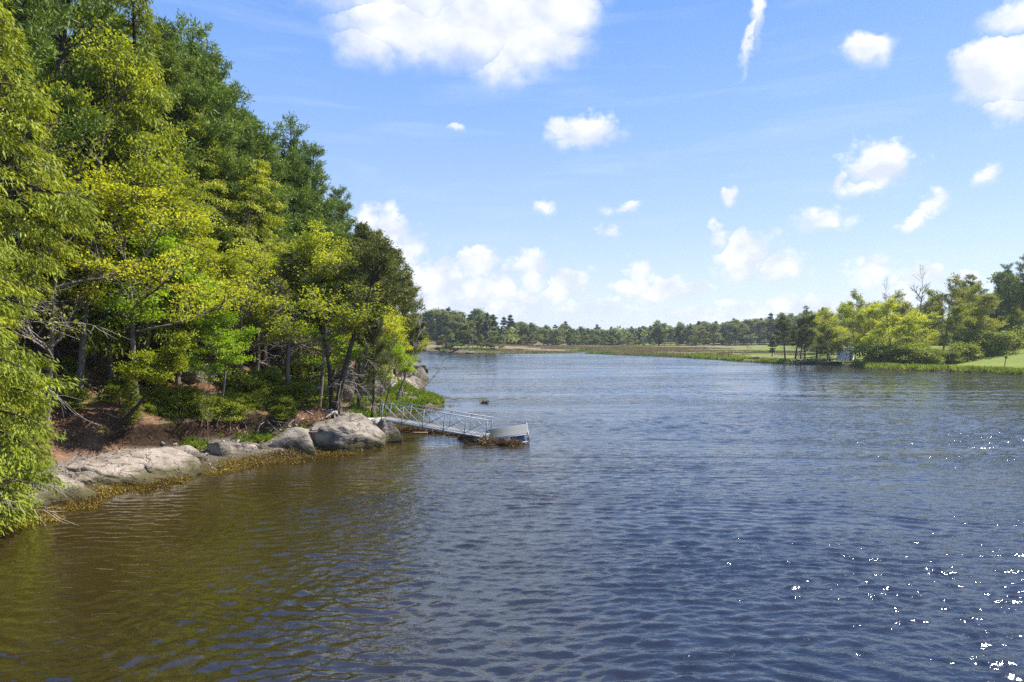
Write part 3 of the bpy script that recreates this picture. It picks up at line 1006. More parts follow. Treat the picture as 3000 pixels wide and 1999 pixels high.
def make_broadleaf(seed, H, R, fork, leafmat, bark, leaf=1.0, dens=1.0, limbs=5, stems=1, lean=(0, 0), flat=0.55, spread=1.0, lobes=None, r0=None, levels=3):
    """maple, oak, shrub: limbs divide three times; leaves lie in loose horizontal layers"""
    rng = np.random.default_rng(seed)
    mb = MB()
    S, D = [], []
    r0 = r0 or 0.011 * H + 0.02

    def grow(p, d, L, r, lev):
        n = 6 if lev < 2 else 4
        up = 0.35 if lev == 0 else 0.18
        pts = curve(p, d, L, n, rng, 0.30 if lev else 0.14, (0, 0, up))
        mb.tube(pts, np.linspace(r, max(0.004, r * 0.45), n + 1), (7, 5, 4, 3)[min(lev, 3)], cap=False)
        if lev >= levels:
            for q in np.linspace(0.25, 1, max(2, int(L * 3.0))):
                a, b_ = at_curve(pts, min(q, .999))
                S.append(a)
                D.append(b_)
            return
        kids = {1: 7, 2: 6}.get(lev, limbs + 2)
        for i in range(kids):
            s_ = 0.28 + 0.72 * (i + rng.random() * 0.9) / kids
            a, b_ = at_curve(pts, min(s_, .999))
            az = rng.random() * 6.28
            out = np.array([math.cos(az), math.sin(az), 0])
            dd = b_ * 0.75 + out * 0.75 * spread + np.array([0, 0, 0.10])
            grow(a, dd, L * rng.uniform(0.42, 0.68) * (1.15 - 0.35 * s_), r * 0.5, lev + 1)
        a, b_ = at_curve(pts, .999)
        S.append(a)
        D.append(b_)

    for st in range(stems):
        a0 = rng.random() * 6.28
        base = np.array([math.cos(a0), math.sin(a0), 0]) * (0.12 * st)
        tr = curve(base + (0, 0, -0.5), (lean[0] + rng.normal(0, .06) + .12 * st * math.cos(a0), lean[1] + rng.normal(0, .06) + .12 * st * math.sin(a0), 1), H * 0.8 + .5, 9, rng, 0.14)
        rr = r0 * (1 - 0.2 * st)
        mb.tube(tr, np.concatenate([[rr * 1.5], rr * np.linspace(1, 0.2, 9)]), 8)
        for i in range(limbs):
            s_ = fork + (1 - fork) * (i + 0.6 * rng.random()) / limbs
            p, td = at_curve(tr, min(s_, .99))
            az = 2.4 * i + rng.normal(0, 0.5) + st
            q = (s_ - fork) / (1 - fork)
            el = 0.25 + 0.75 * q
            d = np.array([math.cos(az) * math.cos(el), math.sin(az) * math.cos(el), math.sin(el)])
            grow(p, d, R * (1.0 - 0.35 * q) * rng.uniform(0.75, 1.1), rr * 0.5, 1)
        a, b_ = at_curve(tr, .999)
        grow(a, b_, H * 0.22, rr * .22, 1)
    S, D = np.array(S), np.array(D)
    if dens > 0:
        k = max(1, int(round(10.5 * dens)))
        sp = 0.22 * leaf ** 0.5
        V, Q = leaves(S, D, k, (sp * .95, sp * .95, sp * 0.30), 0.15 * leaf, 0.10 * leaf, rng, flat, 0.15)
        crown = mesh_from('crown_leaf', V, Q, None, M[leafmat])
    else:
        crown = None
    return mb.mesh('trunk_leaf', M[bark]), crown


PROTO = {}


def proto(name, meshes, H):
    PROTO[name] = (meshes[0], meshes[1], H, meshes[2] if len(meshes) > 2 else None)
    if meshes[1] is not None:
        print(name, len(meshes[0].polygons), len(meshes[1].polygons))


for i in range(3):
    proto('hemlock%d' % i, make_conifer(100 + i, 17, 4.3, (0.12, 0.34, 0.42)[i], (84, 64, 58)[i], 'hemlock', 'hemlock', 'bark_dark', 0.92, 1.15, (14, 22, 26)[i]), 17)
for i in range(3):
    proto('pine%d' % i, make_conifer(200 + i, 20, 5.0, 0.28, 85, 'pine', 'pine', 'bark_dark', 1.15, 1.2, 8), 20)
for i in range(2):
    proto('pitch%d' % i, make_conifer(300 + i, 13, 3.4, 0.34, 64, 'pitch', 'pitch', 'bark_dark', 1.15, 1.5, 14, 0.1), 13)
proto('maple0', make_broadleaf(400, 10, 3.4, 0.46, 'maple', 'bark_grey', 0.85, 1.25, 8), 10)
proto('maple1', make_broadleaf(401, 9, 3.1, 0.42, 'maple', 'bark_grey', 0.85, 1.0, 6, 2), 9)
proto('lime0', make_broadleaf(402, 7, 2.6, 0.42, 'lime', 'bark_grey', 0.85, 1.3, 7), 7)
proto('gold0', make_broadleaf(403, 9, 3.4, 0.42, 'gold', 'bark_grey', 0.85, 1.15, 7), 9)
proto('bare0', make_broadleaf(404, 11, 3.2, 0.3, 'olive', 'bark_grey', 0.9, 0.25, 6), 11)
proto('shrub0', make_broadleaf(405, 1.5, 1.1, 0.05, 'shrub', 'bark_grey', 0.8, 1.6, 6, 3, r0=0.02, levels=2), 1.5)
for i in range(3):
    proto('farpine%d' % i, make_conifer(500 + i, 16, 3.4, 0.22, 34, 'pine', 'farpine', 'bark_dark', 2.8, 0.9, 0), 16)
for i in range(3):
    proto('farleaf%d' % i, make_broadleaf(510 + i, 13, 5.0, 0.06, 'farleaf', 'bark_grey', 2.8, 0.75, 7), 13)
proto('oak0', make_broadleaf(520, 13, 6.5, 0.22, 'gold', 'bark_grey', 1.6, 1.1, 8, lean=(0.1, 0)), 13)
proto('green0', make_broadleaf(521, 15, 6.0, 0.22, 'olive', 'bark_grey', 1.7, 1.2, 9), 15)
proto('green1', make_broadleaf(522, 12, 4.5, 0.15, 'shrub', 'bark_grey', 1.7, 1.2, 8), 12)
proto('budding0', make_broadleaf(523, 20, 4.0, 0.35, 'olive', 'bark_grey', 1.3, 0.10, 8, spread=0.6), 20)
proto('dead0', make_broadleaf(524, 12, 1.6, 0.25, 'olive', 'bark_dead', 1, 0, 5), 12)


def place_tree(name, pname, x, y, z, h, label, cat, group=None, rz=None, widen=1.0, tilt=(0, 0)):
    tm, cm, H, dm = PROTO[pname]
    s = h / H
    rz = random.random() * 6.28 if rz is None else rz
    e = empty(name, (x, y, z), label, cat, group, rz, (s * widen, s * widen, s))
    e.rotation_euler = (tilt[0], tilt[1], rz)
    obj('trunk', tm, e)
    if cm is not None:
        obj('crown', cm, e)
    if dm is not None:
        tag(obj('dead_twigs', dm, e), kind='stuff')
    return e


SKY_PX = [-400, 0, 300, 440, 480, 545, 600, 640, 700, 760, 830, 920, 960, 1000, 1060, 1100, 1150, 1200, 1235]
SKY_PY = [-420, -260, -120, -40, 60, 90, 150, 210, 300, 360, 410, 500, 570, 640, 700, 760, 840, 920, 975]


def top_limit(px, D):
    return ZD(np.interp(px, SKY_PX, SKY_PY), D)


NAMES = {'hemlock': ('hemlock_tree', 'hemlock', 'hemlock tree'), 'pine': ('pine_tree', 'white pine', 'pine tree'), 'pitch': ('pitch_pine', 'pitch pine', 'pine tree'),
         'maple': ('maple_tree', 'yellow-green maple', 'maple tree'), 'lime': ('sapling_tree', 'bright lime-green young tree', 'tree'), 'gold': ('oak_tree', 'golden budding oak', 'oak tree'),
         'bare': ('budding_tree', 'thin grey budding tree', 'tree')}
REFS = [(-900, 'beyond the overhanging boughs'), (60, 'beside the hemlock that overhangs the water'), (200, 'above the flat sunlit ledge'), (330, 'left of the leaning trunk'), (450, 'around the blue tarpaulin'),
        (560, 'above the small pointed rock'), (680, 'above the undercut bank'), (790, 'above the low brown ledge'), (900, 'above the big pale boulder'), (990, 'behind the twin dark trunks'),
        (1080, 'above the grassy point'), (1150, 'on top of the grey cliff'), (1210, 'at the tip of the headland')]
LEFT = []


def forest(px, D, pname, h=None, py_top=None, label=None, widen=1.0, rz=None, tilt=(0, 0), z=None):
    x = PD(px, D)
    gz = float(ground_z(x, D)[0]) if z is None else z
    if h is None:
        h = ZD(py_top, D) - gz
    LEFT.append((px, D, pname, x, gz, h, label, widen, rz, tilt))


# trees that stand out on the left bank
forest(-50, 27.5, 'hemlock0', 12.5, label='hemlock at the near end of the bank with bright boughs hanging over the water', widen=1.0)
forest(-90, 24.0, 'hemlock0', 17, label='dark hemlock at the very edge of the picture nearest the camera')
forest(105, 30.0, 'hemlock0', 4.5, label='short hemlock with drooping sprays beside the flat ledge')
forest(385, 37.5, 'hemlock0', 3.0, label='low bushy hemlock growing out over the stony beach', widen=1.3)
forest(10, 31, 'hemlock2', 22, label='tall hemlock filling the top corner of the picture')
forest(-20, 34, 'pine1', py_top=-420, label='tall pine whose needles fill the top left corner')
forest(120, 38, 'pine2', py_top=-330, label='tall pine reaching out of the picture near the left corner')
forest(215, 43, 'hemlock1', py_top=-230, label='great hemlock rising out of the top of the picture')
forest(320, 46, 'pine0', py_top=-160, label='pine whose tip leaves the picture left of the open sky')
forest(400, 42, 'hemlock0', py_top=-60, label='hemlock with a ragged tip at the top of the open sky', widen=1.1)
forest(455, 48, 'hemlock2', py_top=60, label='olive hemlock right under the first blue sky gap', widen=1.1)
forest(500, 50, 'hemlock1', py_top=190, label='wide drooping hemlock in front of the tallest skyline pine', widen=1.2)
forest(600, 50, 'hemlock0', py_top=330, label='drooping hemlock in front of the second skyline pine', widen=1.2)
forest(690, 52, 'hemlock2', py_top=440, label='olive hemlock below the middle of the skyline', widen=1.2)
forest(250, 41, 'hemlock1', py_top=420, label='hemlock in the thick of the slope near the leaning trunk', widen=1.1)
forest(545, 55, 'pine0', py_top=70, label='tallest white pine against the sky, left of the hill crest')
forest(640, 57, 'pine1', py_top=175, label='second white pine along the descending skyline')
forest(700, 58, 'pine0', py_top=270, label='white pine between two taller ones on the skyline')
forest(770, 60, 'pine2', py_top=325, label='white pine with upswept boughs in the middle of the skyline')
forest(838, 62, 'pine0', py_top=352, label='white pine with a clear pointed leader standing free of the others')
forest(900, 65, 'pine1', py_top=430, label='broad white pine above the yellow maples')
forest(960, 72, 'pine2', py_top=540, label='lower white pine where the skyline drops steeply')
forest(1015, 76, 'pine0', py_top=598, label='spiky blue-green pine top just above the dark pitch pines')
forest(875, 60, 'pine2', py_top=470, label='dense green white pine in front of the skyline row')
forest(1065, 70, 'pitch0', py_top=665, label='dark pitch pine with a rounded top at the edge of the wood', widen=1.25)
forest(1115, 80, 'pitch1', py_top=725, label='pitch pine sloping down towards the river side', widen=1.2)
forest(1155, 90, 'pitch0', py_top=810, label='pitch pine above the grey cliff', widen=1.2)
forest(1185, 102, 'pitch1', py_top=880, label='farthest dark pitch pine on the headland', widen=1.2)
forest(1205, 118, 'pine1', py_top=905, label='small pine at the tip of the headland')
forest(1195, 100, 'maple1', py_top=960, label='yellow-green maple hanging over the cliff end')
forest(1140, 72, 'maple0', py_top=930, label='maple leaning over the grassy point')
forest(1120, 60, 'lime0', py_top=985, label='bright lime sapling between the cliff and the gangway')
forest(930, 50, 'maple0', py_top=740, label='yellow maple beside the twin dark trunks', widen=1.1)
forest(840, 47, 'gold0', py_top=690, label='golden oak with a wide flat crown above the big boulder', widen=1.2)
forest(710, 45, 'maple1', py_top=740, label='spreading maple above the low brown ledge', widen=1.1)
forest(640, 42, 'lime0', py_top=930, label='small lime-leaved sapling in front of the pale slope rock', widen=1.2)
forest(515, 43.0, 'maple0', py_top=640, label='maple in front of the blue tarpaulin', widen=1.1)
forest(375, 40.0, 'lime0', py_top=690, label='bright green sapling beside the leaning trunk', widen=1.3)
forest(560, 46, 'gold0', py_top=560, label='golden oak halfway up the slope above the tarpaulin', widen=1.1)
forest(400, 44, 'maple1', py_top=480, label='tall pale maple among the hemlocks', widen=1.0)
forest(230, 38, 'maple0', py_top=180, label='very tall pale-leaved maple near the top corner', widen=0.8)
forest(330, 40, 'bare0', py_top=330, label='bare grey-twigged tree among the hemlocks', widen=0.9)
forest(130, 34, 'bare0', py_top=420, label='bare twiggy tree behind the overhanging hemlock', widen=0.9)
forest(750, 52, 'bare0', py_top=620, label='thin bare tree beside the golden oak', widen=0.9)
forest(610, 39.6, 'bare0', 4.2, label='spindly young tree at the lip of the undercut bank', widen=0.5)
forest(960, 56, 'lime0', py_top=880, label='lime-green tree behind the twin dark trunks', widen=1.2)
forest(1050, 60, 'maple1', py_top=860, label='yellow maple left of the cliff', widen=1.1)

# in between along the skyline
rng = np.random.default_rng(11)
for px in range(500, 1190, 27):
    D = np.interp(px, [440, 640, 840, 1000, 1200], [50, 56, 62, 74, 112]) + rng.uniform(-4, 8)
    forest(px + rng.uniform(-8, 8), D, ['pine0', 'pine1', 'pine2', 'pitch0', 'pitch1'][int(rng.integers(3)) if px < 980 else 3 + int(rng.integers(2))], py_top=np.interp(px, SKY_PX, SKY_PY) + rng.uniform(12, 60), widen=1.15)

# the wood behind them
taken = [(t[3], t[1]) for t in LEFT]
D = 24.0
while D < 135:
    step = 2.7 + D * 0.012
    x = -1.15 * D
    while x < 0:
        xx, yy = x + rng.uniform(-1, 1) * step * 0.42, D + rng.uniform(-1, 1) * step * 0.42
        x += step
        d = float(polydist(np.array([[xx, yy]]), SHORE)[0])
        px = CX + xx / yy * F
        if d < 4.0 or d > (27 if yy < 70 else 20) or px < -220:
            continue
        if min((a - xx) ** 2 + (b - yy) ** 2 for a, b in taken) < (step * 0.62) ** 2:
            continue
        gz = float(ground_z(xx, yy)[0])
        lim = top_limit(px, yy) - gz
        r = rng.random()
        if d < 9:
            if r > (0.20 if yy < 60 else 0.85):
                continue                    # glades where the rusty slope shows
            pn = rng.choice(['maple0', 'maple1', 'lime0', 'gold0', 'bare0'] if yy < 60 else ['maple0', 'gold0', 'pitch0', 'pitch1', 'maple1'])
            h = rng.uniform(5.5, 9.5)
        elif d < 15:
            if rng.random() < (0.62 if px > 150 else 0.42) and yy < 58:
                continue
            pn = rng.choice(['hemlock0', 'hemlock1', 'hemlock2', 'maple0', 'gold0', 'maple1', 'bare0'] if yy < 58 else ['pitch0', 'pitch1', 'gold0', 'pine1'])
            h = rng.uniform(10, 15) if pn[:2] in ('he', 'pi') else rng.uniform(9, 13)
        else:
            pn = rng.choice(['hemlock0', 'hemlock2', 'pine0', 'pine1', 'pine2', 'hemlock1', 'maple0'] if yy < 55 else ['pine0', 'pine1', 'pine2'])
            h = rng.uniform(15, 22) if pn[0] != 'm' else rng.uniform(12, 15)
        h = min(h, lim * rng.uniform(0.80, 0.97))
        if h < 3.0:
            continue
        taken.append((xx, yy))
        LEFT.append((px, yy, str(pn), xx, gz, h, None, 1.0, None, (0, 0)))
    D += step

usedl = {}
ADJ = {0: 'short', 1: 'middling', 2: 'tall', 3: 'very tall'}
for (px, D, pn, x, gz, h, lab, wd, rz, tilt) in LEFT:
    nm, sp, cat = NAMES[pn.rstrip('0123456789')]
    if lab is None:
        ref = [r for p0, r in REFS if px >= p0][-1]
        d = float(polydist(np.array([[x, D]]), SHORE)[0])
        row = 'near the foot of the slope' if d < 7.5 else ('partway up the slope' if d < 12 else ('high on the slope' if d < 18 else 'on the hilltop'))
        ad = ADJ[0 if h < 7 else (1 if h < 11 else (2 if h < 16 else 3))]
        lab = '%s %s %s %s' % (ad, sp, row, ref)
    usedl.setdefault(lab, 0)
    usedl[lab] += 1
    place_tree(nm, pn, x, D, gz - 0.1, h, lab, cat, 'trees of the wooded hillside', rz, wd, tilt)

# ---------------------------------------------------------------- trees on the far shores
def far_tree(px, D, pn, py_top, label, group, nm='tree', cat='tree', widen=1.0, h=None):
    x = PD(px, D)
    gz = float(far_z(x, D)[0])
    if h is None:
        h = ZD(py_top, D) - gz
    h = max(h, 1.5)
    place_tree(nm, pn, x, D, gz - 0.1, h, label, cat, group, None, widen)


G1 = 'trees of the right bank'
for a in [(2300, 196, 'pitch0', 925, 'leftmost dark pitch pine of the right bank clump', 'pitch_pine', 1.3), (2330, 190, 'pitch1', 915, 'second dark pine from the left on the right bank', 'pitch_pine', 1.2),
          (2358, 188, 'pine0', 898, 'slim pine with a tufted top rising from the dark clump', 'pine_tree', 1.0), (2392, 192, 'pitch0', 902, 'dark pine behind the riprap pile', 'pitch_pine', 1.2),
          (2345, 182, 'pitch0', 950, 'low dark pine in front of the clump, trunks showing', 'pitch_pine', 1.3), (2425, 186, 'gold0', 915, 'tawny budding oak at the right of the dark pines', 'oak_tree', 1.3), (2434, 174, 'green1', 955, 'small light-green tree with a forked trunk left of the white shed', 'tree', 0.9),
          (2400, 180, 'green0', 950, 'olive tree between the dark pines and the shed', 'tree', 1.0), (2520, 195, 'green0', 868, 'tree with a flat feathery crown behind the shed', 'tree', 1.0),
          (2505, 178, 'gold0', 905, 'tawny oak directly behind the white shed', 'oak_tree', 1.5), (2620, 163, 'oak0', 900, 'big golden oak with spreading dark limbs', 'oak_tree', 1.25), (2560, 172, 'oak0', 915, 'golden oak just right of the shed', 'oak_tree', 0.9),
          (2700, 168, 'oak0', 935, 'low golden oak reaching right towards the lawn', 'oak_tree', 1.2), (2678, 182, 'budding0', 803, 'tall nearly bare tree standing above the golden oaks', 'budding_tree', 1.0), (2612, 186, 'budding0', 832, 'thinner bare tree left of the tallest one', 'budding_tree', 0.7),
          (2760, 178, 'green0', 828, 'tall green tree with an open crown right of the bare tree', 'tree', 1.0), (2830, 172, 'green0', 850, 'broad green tree at the lawn corner', 'tree', 1.1), (2800, 166, 'green1', 900, 'lime-green tree with a leaning trunk at the lawn edge', 'tree', 1.0),
          (2880, 176, 'green1', 860, 'leafy green tree behind the lawn', 'tree', 1.0), (2815, 205, 'pine1', 822, 'pine top showing over the green trees', 'pine_tree', 1.2), (2860, 202, 'pine2', 802, 'flat-topped pine left of the tall dark pair', 'pine_tree', 1.3),
          (2905, 196, 'pitch1', 838, 'dark pine between the green trees and the tall pair', 'pitch_pine', 1.1), (2958, 184, 'pine0', 775, 'tall dark pine with bare lower trunk at the right', 'pine_tree', 1.25), (2988, 180, 'pine2', 738, 'tallest dark pine by the right picture edge', 'pine_tree', 1.25),
          (3030, 178, 'pine1', 760, 'tall pine just past the right picture edge', 'pine_tree', 1.2), (2950, 190, 'pine1', 850, 'shorter pine behind the tall dark pair', 'pine_tree', 1.2), (2925, 172, 'green1', 925, 'rounded leafy tree under the tall pines', 'tree', 1.1), (2985, 170, 'green0', 915, 'leafy tree at the right picture edge under the pines', 'tree', 1.0),
          (2262, 215, 'farpine0', 985, 'dark fallen-looking juniper at the water left of the clump', 'juniper', 1.6), (2655, 190, 'green0', 870, 'green tree filling the gap behind the bare tree', 'tree', 1.1),
          (2195, 232, 'bare0', 1012, 'lone little tree on the marsh near the spit', 'tree', 1.5)]:
    far_tree(a[0], a[1], a[2], a[3], a[4], G1, a[5], a[5].replace('_', ' '), a[6])
rng = np.random.default_rng(5)
for k in range(46):
    px = rng.uniform(2390, 3240)
    D = rng.uniform(198, 250)
    if px < 2500 and D < 205:
        continue
    lim = np.interp(px, [2300, 2500, 2620, 2750, 2850, 2950, 3200], [955, 905, 890, 860, 840, 820, 780])
    pn = rng.choice(['green0', 'green1', 'gold0', 'farpine1', 'pitch1', 'farleaf0', 'farleaf1'])
    kind = {'g': 'leafy tree', 'f': 'tree', 'p': 'dark pine'}[pn[0]]
    far_tree(px, D, str(pn), lim + rng.uniform(0, 45), '%s in the dense wood behind the right bank' % kind, 'back wood of the right bank', 'woodland_tree', 'tree', 1.1)
for k in range(26):      # leafy bushes along the foot of the right bank wood
    px = 2555 + k * 26 + rng.uniform(-9, 9)
    D = np.interp(px, [2540, 2700, 2840, 3000, 3200], [163, 153, 158, 166, 160]) + rng.uniform(-3, 3)
    far_tree(px, D, 'shrub0', 0, 'willowy light-green shrub ' + ('just right of the white shed' if px < 2590 else 'under the big golden oak' if px < 2670 else 'below the nearly bare tree' if px < 2740 else 'at the near corner of the lawn' if px < 2830 else 'along the back edge of the lawn'), 'shrubs along the right bank', 'shrub', 'shrub', 1.3, h=rng.uniform(2.2, 4.6))

G2 = 'trees of the small wooded point'
for k, (px, D, pn, pt, lb) in enumerate([(1295, 292, 'farleaf0', 985, 'low olive tree at the left end of the small point'), (1320, 290, 'farleaf1', 972, 'rounded yellow-green tree left on the small point'), (1350, 294, 'farleaf2', 955, 'taller yellow-green tree on the small point'),
                                         (1372, 297, 'farleaf0', 945, 'yellow-green tree beside the dead snags'), (1400, 299, 'farpine0', 925, 'leftmost pine of the small point'), (1425, 302, 'farpine1', 918, 'middle pine of the small point'), (1448, 300, 'farpine2', 930, 'right pine of the small point'),
                                         (1410, 290, 'farleaf1', 985, 'low yellow tree in front of the pines on the point'), (1440, 288, 'farleaf2', 975, 'yellow-green tree right of the pines on the point'), (1462, 288, 'farleaf0', 985, 'last round tree at the right end of the point'),
                                         (1385, 288, 'dead0', 945, 'grey dead snag left on the small point'), (1432, 287, 'dead0', 935, 'grey dead snag in the middle of the small point'), (1478, 290, 'dead0', 960, 'grey dead snag at the right of the small point'), (1340, 302, 'farpine1', 965, 'small pine behind the yellow trees of the point')]):
    far_tree(px, D, pn, pt, lb, G2, 'dead_tree' if 'dead' in pn else 'tree', 'dead tree' if 'dead' in pn else 'tree', 1.2 if 'leaf' in pn else 1.0)

FSX = [1150, 1210, 1290, 1400, 1470, 1560, 1700, 1850, 1900, 1960, 2100, 2180, 2280, 2400]
FSY = [925, 918, 918, 915, 935, 950, 955, 962, 955, 948, 947, 942, 930, 925]
for k in range(290):
    px = rng.uniform(1185, 2420)
    row = k % 5
    if px < 1500:
        D = [375, 390, 410, 430, 450][row] + rng.uniform(-8, 8)
        foot = 1018
    else:
        D = [446, 458, 480, 520, 570][row] + rng.uniform(-8, 8)
    sky_y = np.interp(px, FSX, FSY)
    edge = rng.random()
    pine = rng.random() < (0.62 if px < 1500 else 0.38)
    if row == 4:
        pt = sky_y + rng.uniform(0, 16)
    else:
        pt = sky_y + [20, 14, 9, 4][row] * rng.uniform(0.2, 1.5)
    pt += 16 * float(fbm(np.array([px / 55.0]), np.array([row * 3.3]), 3, 6)[0])
    pn = ('farpine%d' if pine else 'farleaf%d') % rng.integers(3)
    if row == 0 and rng.random() < 0.75:
        pine, pn, pt = False, 'farleaf%d' % rng.integers(3), 1015 - rng.uniform(16, 38)
    if pine and rng.random() < 0.25:
        pt -= rng.uniform(4, 14)
    lb = ('dark pine' if pine else 'pale spring-green tree') + (' in the front row of the wood' if row < 2 else ' further back in the wood') + (' beyond the brown flats' if px < 1700 else ' beyond the channel mouth' if px < 1920 else ' beyond the green marsh' if px < 2180 else ' left of the dark pine clump')
    if px < 1500:
        lb = ('dark pine' if pine else 'pale spring-green tree') + ' in the wood left behind the small point'
    far_tree(px, D, pn, pt, lb, 'far wood behind the marsh', 'pine_tree' if pine else 'woodland_tree', 'pine tree' if pine else 'tree', 1.5 if pine else 1.5)


DH = np.concatenate([np.arange(18, 60, 0.12), np.arange(60, 200, 0.5)])


def ground_hit(px, py):
    """where the line of sight through px, py meets the wooded bank"""
    x = PD(px, DH)
    g = ground_z(x, DH)
    k = np.argmax(ZD(py, DH) <= g)
    return np.array([x[k], DH[k], g[k]])


# ---------------------------------------------------------------- rocks
def make_rock(seed, size, mat, sub=4, rough=0.16, cuts=9, flat=0.0):
    rng = np.random.default_rng(seed)
    bm = bmesh.new()
    bmesh.ops.create_icosphere(bm, subdivisions=sub, radius=1.0)
    V = np.array([v.co for v in bm.verts])
    fq = np.array([[v.index for v in f.verts] for f in bm.faces])
    bm.free()
    for _ in range(cuts):                 # broken faces
        n = rng.normal(0, 1, 3)
        n[2] = abs(n[2]) * 0.8
        n /= np.linalg.norm(n)
        h = rng.uniform(0.52, 0.88)
        ov = V @ n - h
        V -= np.where(ov > 0, ov * 0.93, 0)[:, None] * n
    S = np.array(size) / 2
    V = V * S
    off = rng.uniform(0, 50, 3)
    sc = 1.6 / max(size)
    out = np.empty_like(V)
    for i, v in enumerate(V):
        q = Vector((v * sc + off).tolist())
        n1 = mnoise.fractal(q, 0.9, 2.1, 3)
        n2 = mnoise.noise(Vector((v * sc * 5 + off).tolist()))
        # ledges: layered steps along a tilted bedding
        bed = v @ np.array([0.25, 0.1, 1.0]) * sc * 5 + n1 * 1.2
        st = (bed - math.floor(bed)) ** 3
        n3_ = mnoise.noise(Vector((v * sc * 13 + off).tolist()))
        out[i] = v * (1 + rough * n1 + 0.045 * n2 + 0.018 * n3_ - 0.07 * st)
    me = mesh_from('rock', out, None, fq, mat, True)
    return me


def rock(name, label, px, D, size, z, mat='rock', seed=0, rz=0.0, tilt=(0, 0), sub=4, cat='rock', group=None, x=None, **kw):
    if group == 'rocks along the water' and name != 'boulder':
        z, size = z + 0.10, (size[0] * 1.08, size[1] * 1.1, size[2] * 1.12)
    me = make_rock(seed, size, M[mat], sub, **kw)
    o = obj(name, me, None, (PD(px, D) if x is None else x, D, z), (tilt[0], tilt[1], rz))
    tag(o, label, cat, group)
    return o


GS = 'rocks along the water'
rock('boulder', 'big pale rounded boulder at the water beside the gangway landing', 1010, 44.2, (5.2, 4.3, 5.0), 0.30, 'rock', 3, 0.15, (0.0, 0.12), 5, 'boulder', GS, cuts=8, rough=0.10)
rock('ledge', 'low brown ledge at the waterline left of the big boulder', 848, 41.8, (4.7, 2.6, 2.5), 0.30, 'rock', 5, 0.12, (0.1, 0.1), 4, 'rock', GS)
rock('pointed_rock', 'small pointed rock standing at the waterline', 640, 38.8, (1.5, 1.2, 2.0), 0.35, 'rock', 8, 0.3, (0.0, -0.35), 4, 'rock', GS, rough=0.05)
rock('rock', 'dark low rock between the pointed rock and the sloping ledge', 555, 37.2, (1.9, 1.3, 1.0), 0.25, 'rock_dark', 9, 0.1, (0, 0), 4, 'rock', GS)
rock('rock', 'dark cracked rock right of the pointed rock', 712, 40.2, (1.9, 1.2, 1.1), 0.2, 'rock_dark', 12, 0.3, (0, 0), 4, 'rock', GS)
rock('ledge', 'long flat sunlit ledge sloping into the water', 375, 34.8, (6.4, 4.6, 2.5), 0.15, 'rock_pink', 14, 0.35, (0.16, 0.05), 5, 'rock', GS, cuts=5, rough=0.07)
rock('ledge', 'smooth lower shelf at the right end of the flat sunlit ledge', 470, 35.2, (2.3, 2.2, 1.2), 0.15, 'rock_pink', 16, 0.4, (0.1, 0.1), 4, 'rock', GS, rough=0.08)
rock('rock', 'rounded rock perched on the flat sunlit ledge', 318, 36.0, (1.7, 1.5, 1.5), 0.75, 'rock', 18, 0.5, (0, 0), 4, 'rock', GS)
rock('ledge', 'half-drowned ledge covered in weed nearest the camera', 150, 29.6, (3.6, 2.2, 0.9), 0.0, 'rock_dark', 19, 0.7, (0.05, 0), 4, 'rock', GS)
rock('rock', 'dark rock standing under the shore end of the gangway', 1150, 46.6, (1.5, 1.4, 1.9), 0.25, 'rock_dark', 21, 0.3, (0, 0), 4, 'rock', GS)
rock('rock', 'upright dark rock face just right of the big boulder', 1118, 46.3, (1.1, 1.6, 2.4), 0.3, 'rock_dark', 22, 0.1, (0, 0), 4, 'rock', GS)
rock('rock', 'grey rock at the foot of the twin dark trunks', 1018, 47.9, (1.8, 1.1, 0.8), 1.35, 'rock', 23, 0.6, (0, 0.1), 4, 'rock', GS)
for k_, (px_, D_, s__, z_, mt_, lb_) in enumerate([(545, 38.2, (3.0, 2.2, 1.5), 0.3, 'rock_pink', 'pale angular ledge between the flat sunlit ledge and the pointed rock'), (705, 40.4, (2.8, 1.9, 1.5), 0.25, 'rock_pink', 'pale split ledge right of the pointed rock'),
        (150, 30.6, (3.6, 2.4, 1.4), 0.15, 'rock_pink', 'pale ledge showing under the overhanging hemlock boughs'), (60, 28.2, (3.0, 2.2, 1.2), 0.1, 'rock', 'grey ledge at the left picture edge'), (905, 43.2, (1.8, 1.6, 1.7), 0.4, 'rock_pink', 'pale rock squeezed against the left side of the boulder'),
        (250, 32.6, (2.6, 1.6, 1.0), 0.1, 'rock_pink', 'pale cracked ledge left of the flat sunlit ledge'), (205, 31.0, (2.2, 1.5, 0.9), 0.05, 'rock_dark', 'dark wet ledge beside the overhanging boughs'),
        (510, 37.4, (1.6, 1.0, 0.8), 0.15, 'rock', 'broken block where the flat sunlit ledge ends'), (590, 38.4, (1.5, 0.9, 0.6), 0.15, 'rock_dark', 'wet flat rock left of the pointed rock'), (668, 39.6, (1.2, 0.8, 0.7), 0.15, 'rock', 'small block leaning on the pointed rock'),
        (765, 40.6, (1.9, 1.1, 1.1), 0.2, 'rock_dark', 'dark block at the left end of the low brown ledge'), (905, 42.2, (1.5, 1.0, 1.0), 0.1, 'rock_dark', 'dark block wedged between the ledge and the boulder'),
        (440, 37.2, (1.5, 1.0, 0.9), 0.6, 'rock', 'squarish rock lying above the flat sunlit ledge'), (1072, 45.8, (1.4, 1.4, 1.5), 0.8, 'rock', 'grey shoulder of rock under the concrete landing')]):
    rock('ledge_block', lb_, px_, D_, s__, z_, mt_, 90 + k_, 0.3 * k_, (0.08, 0.05), 4, 'rock', GS, cuts=14)
GC = 'rocks of the cliff and the slope'
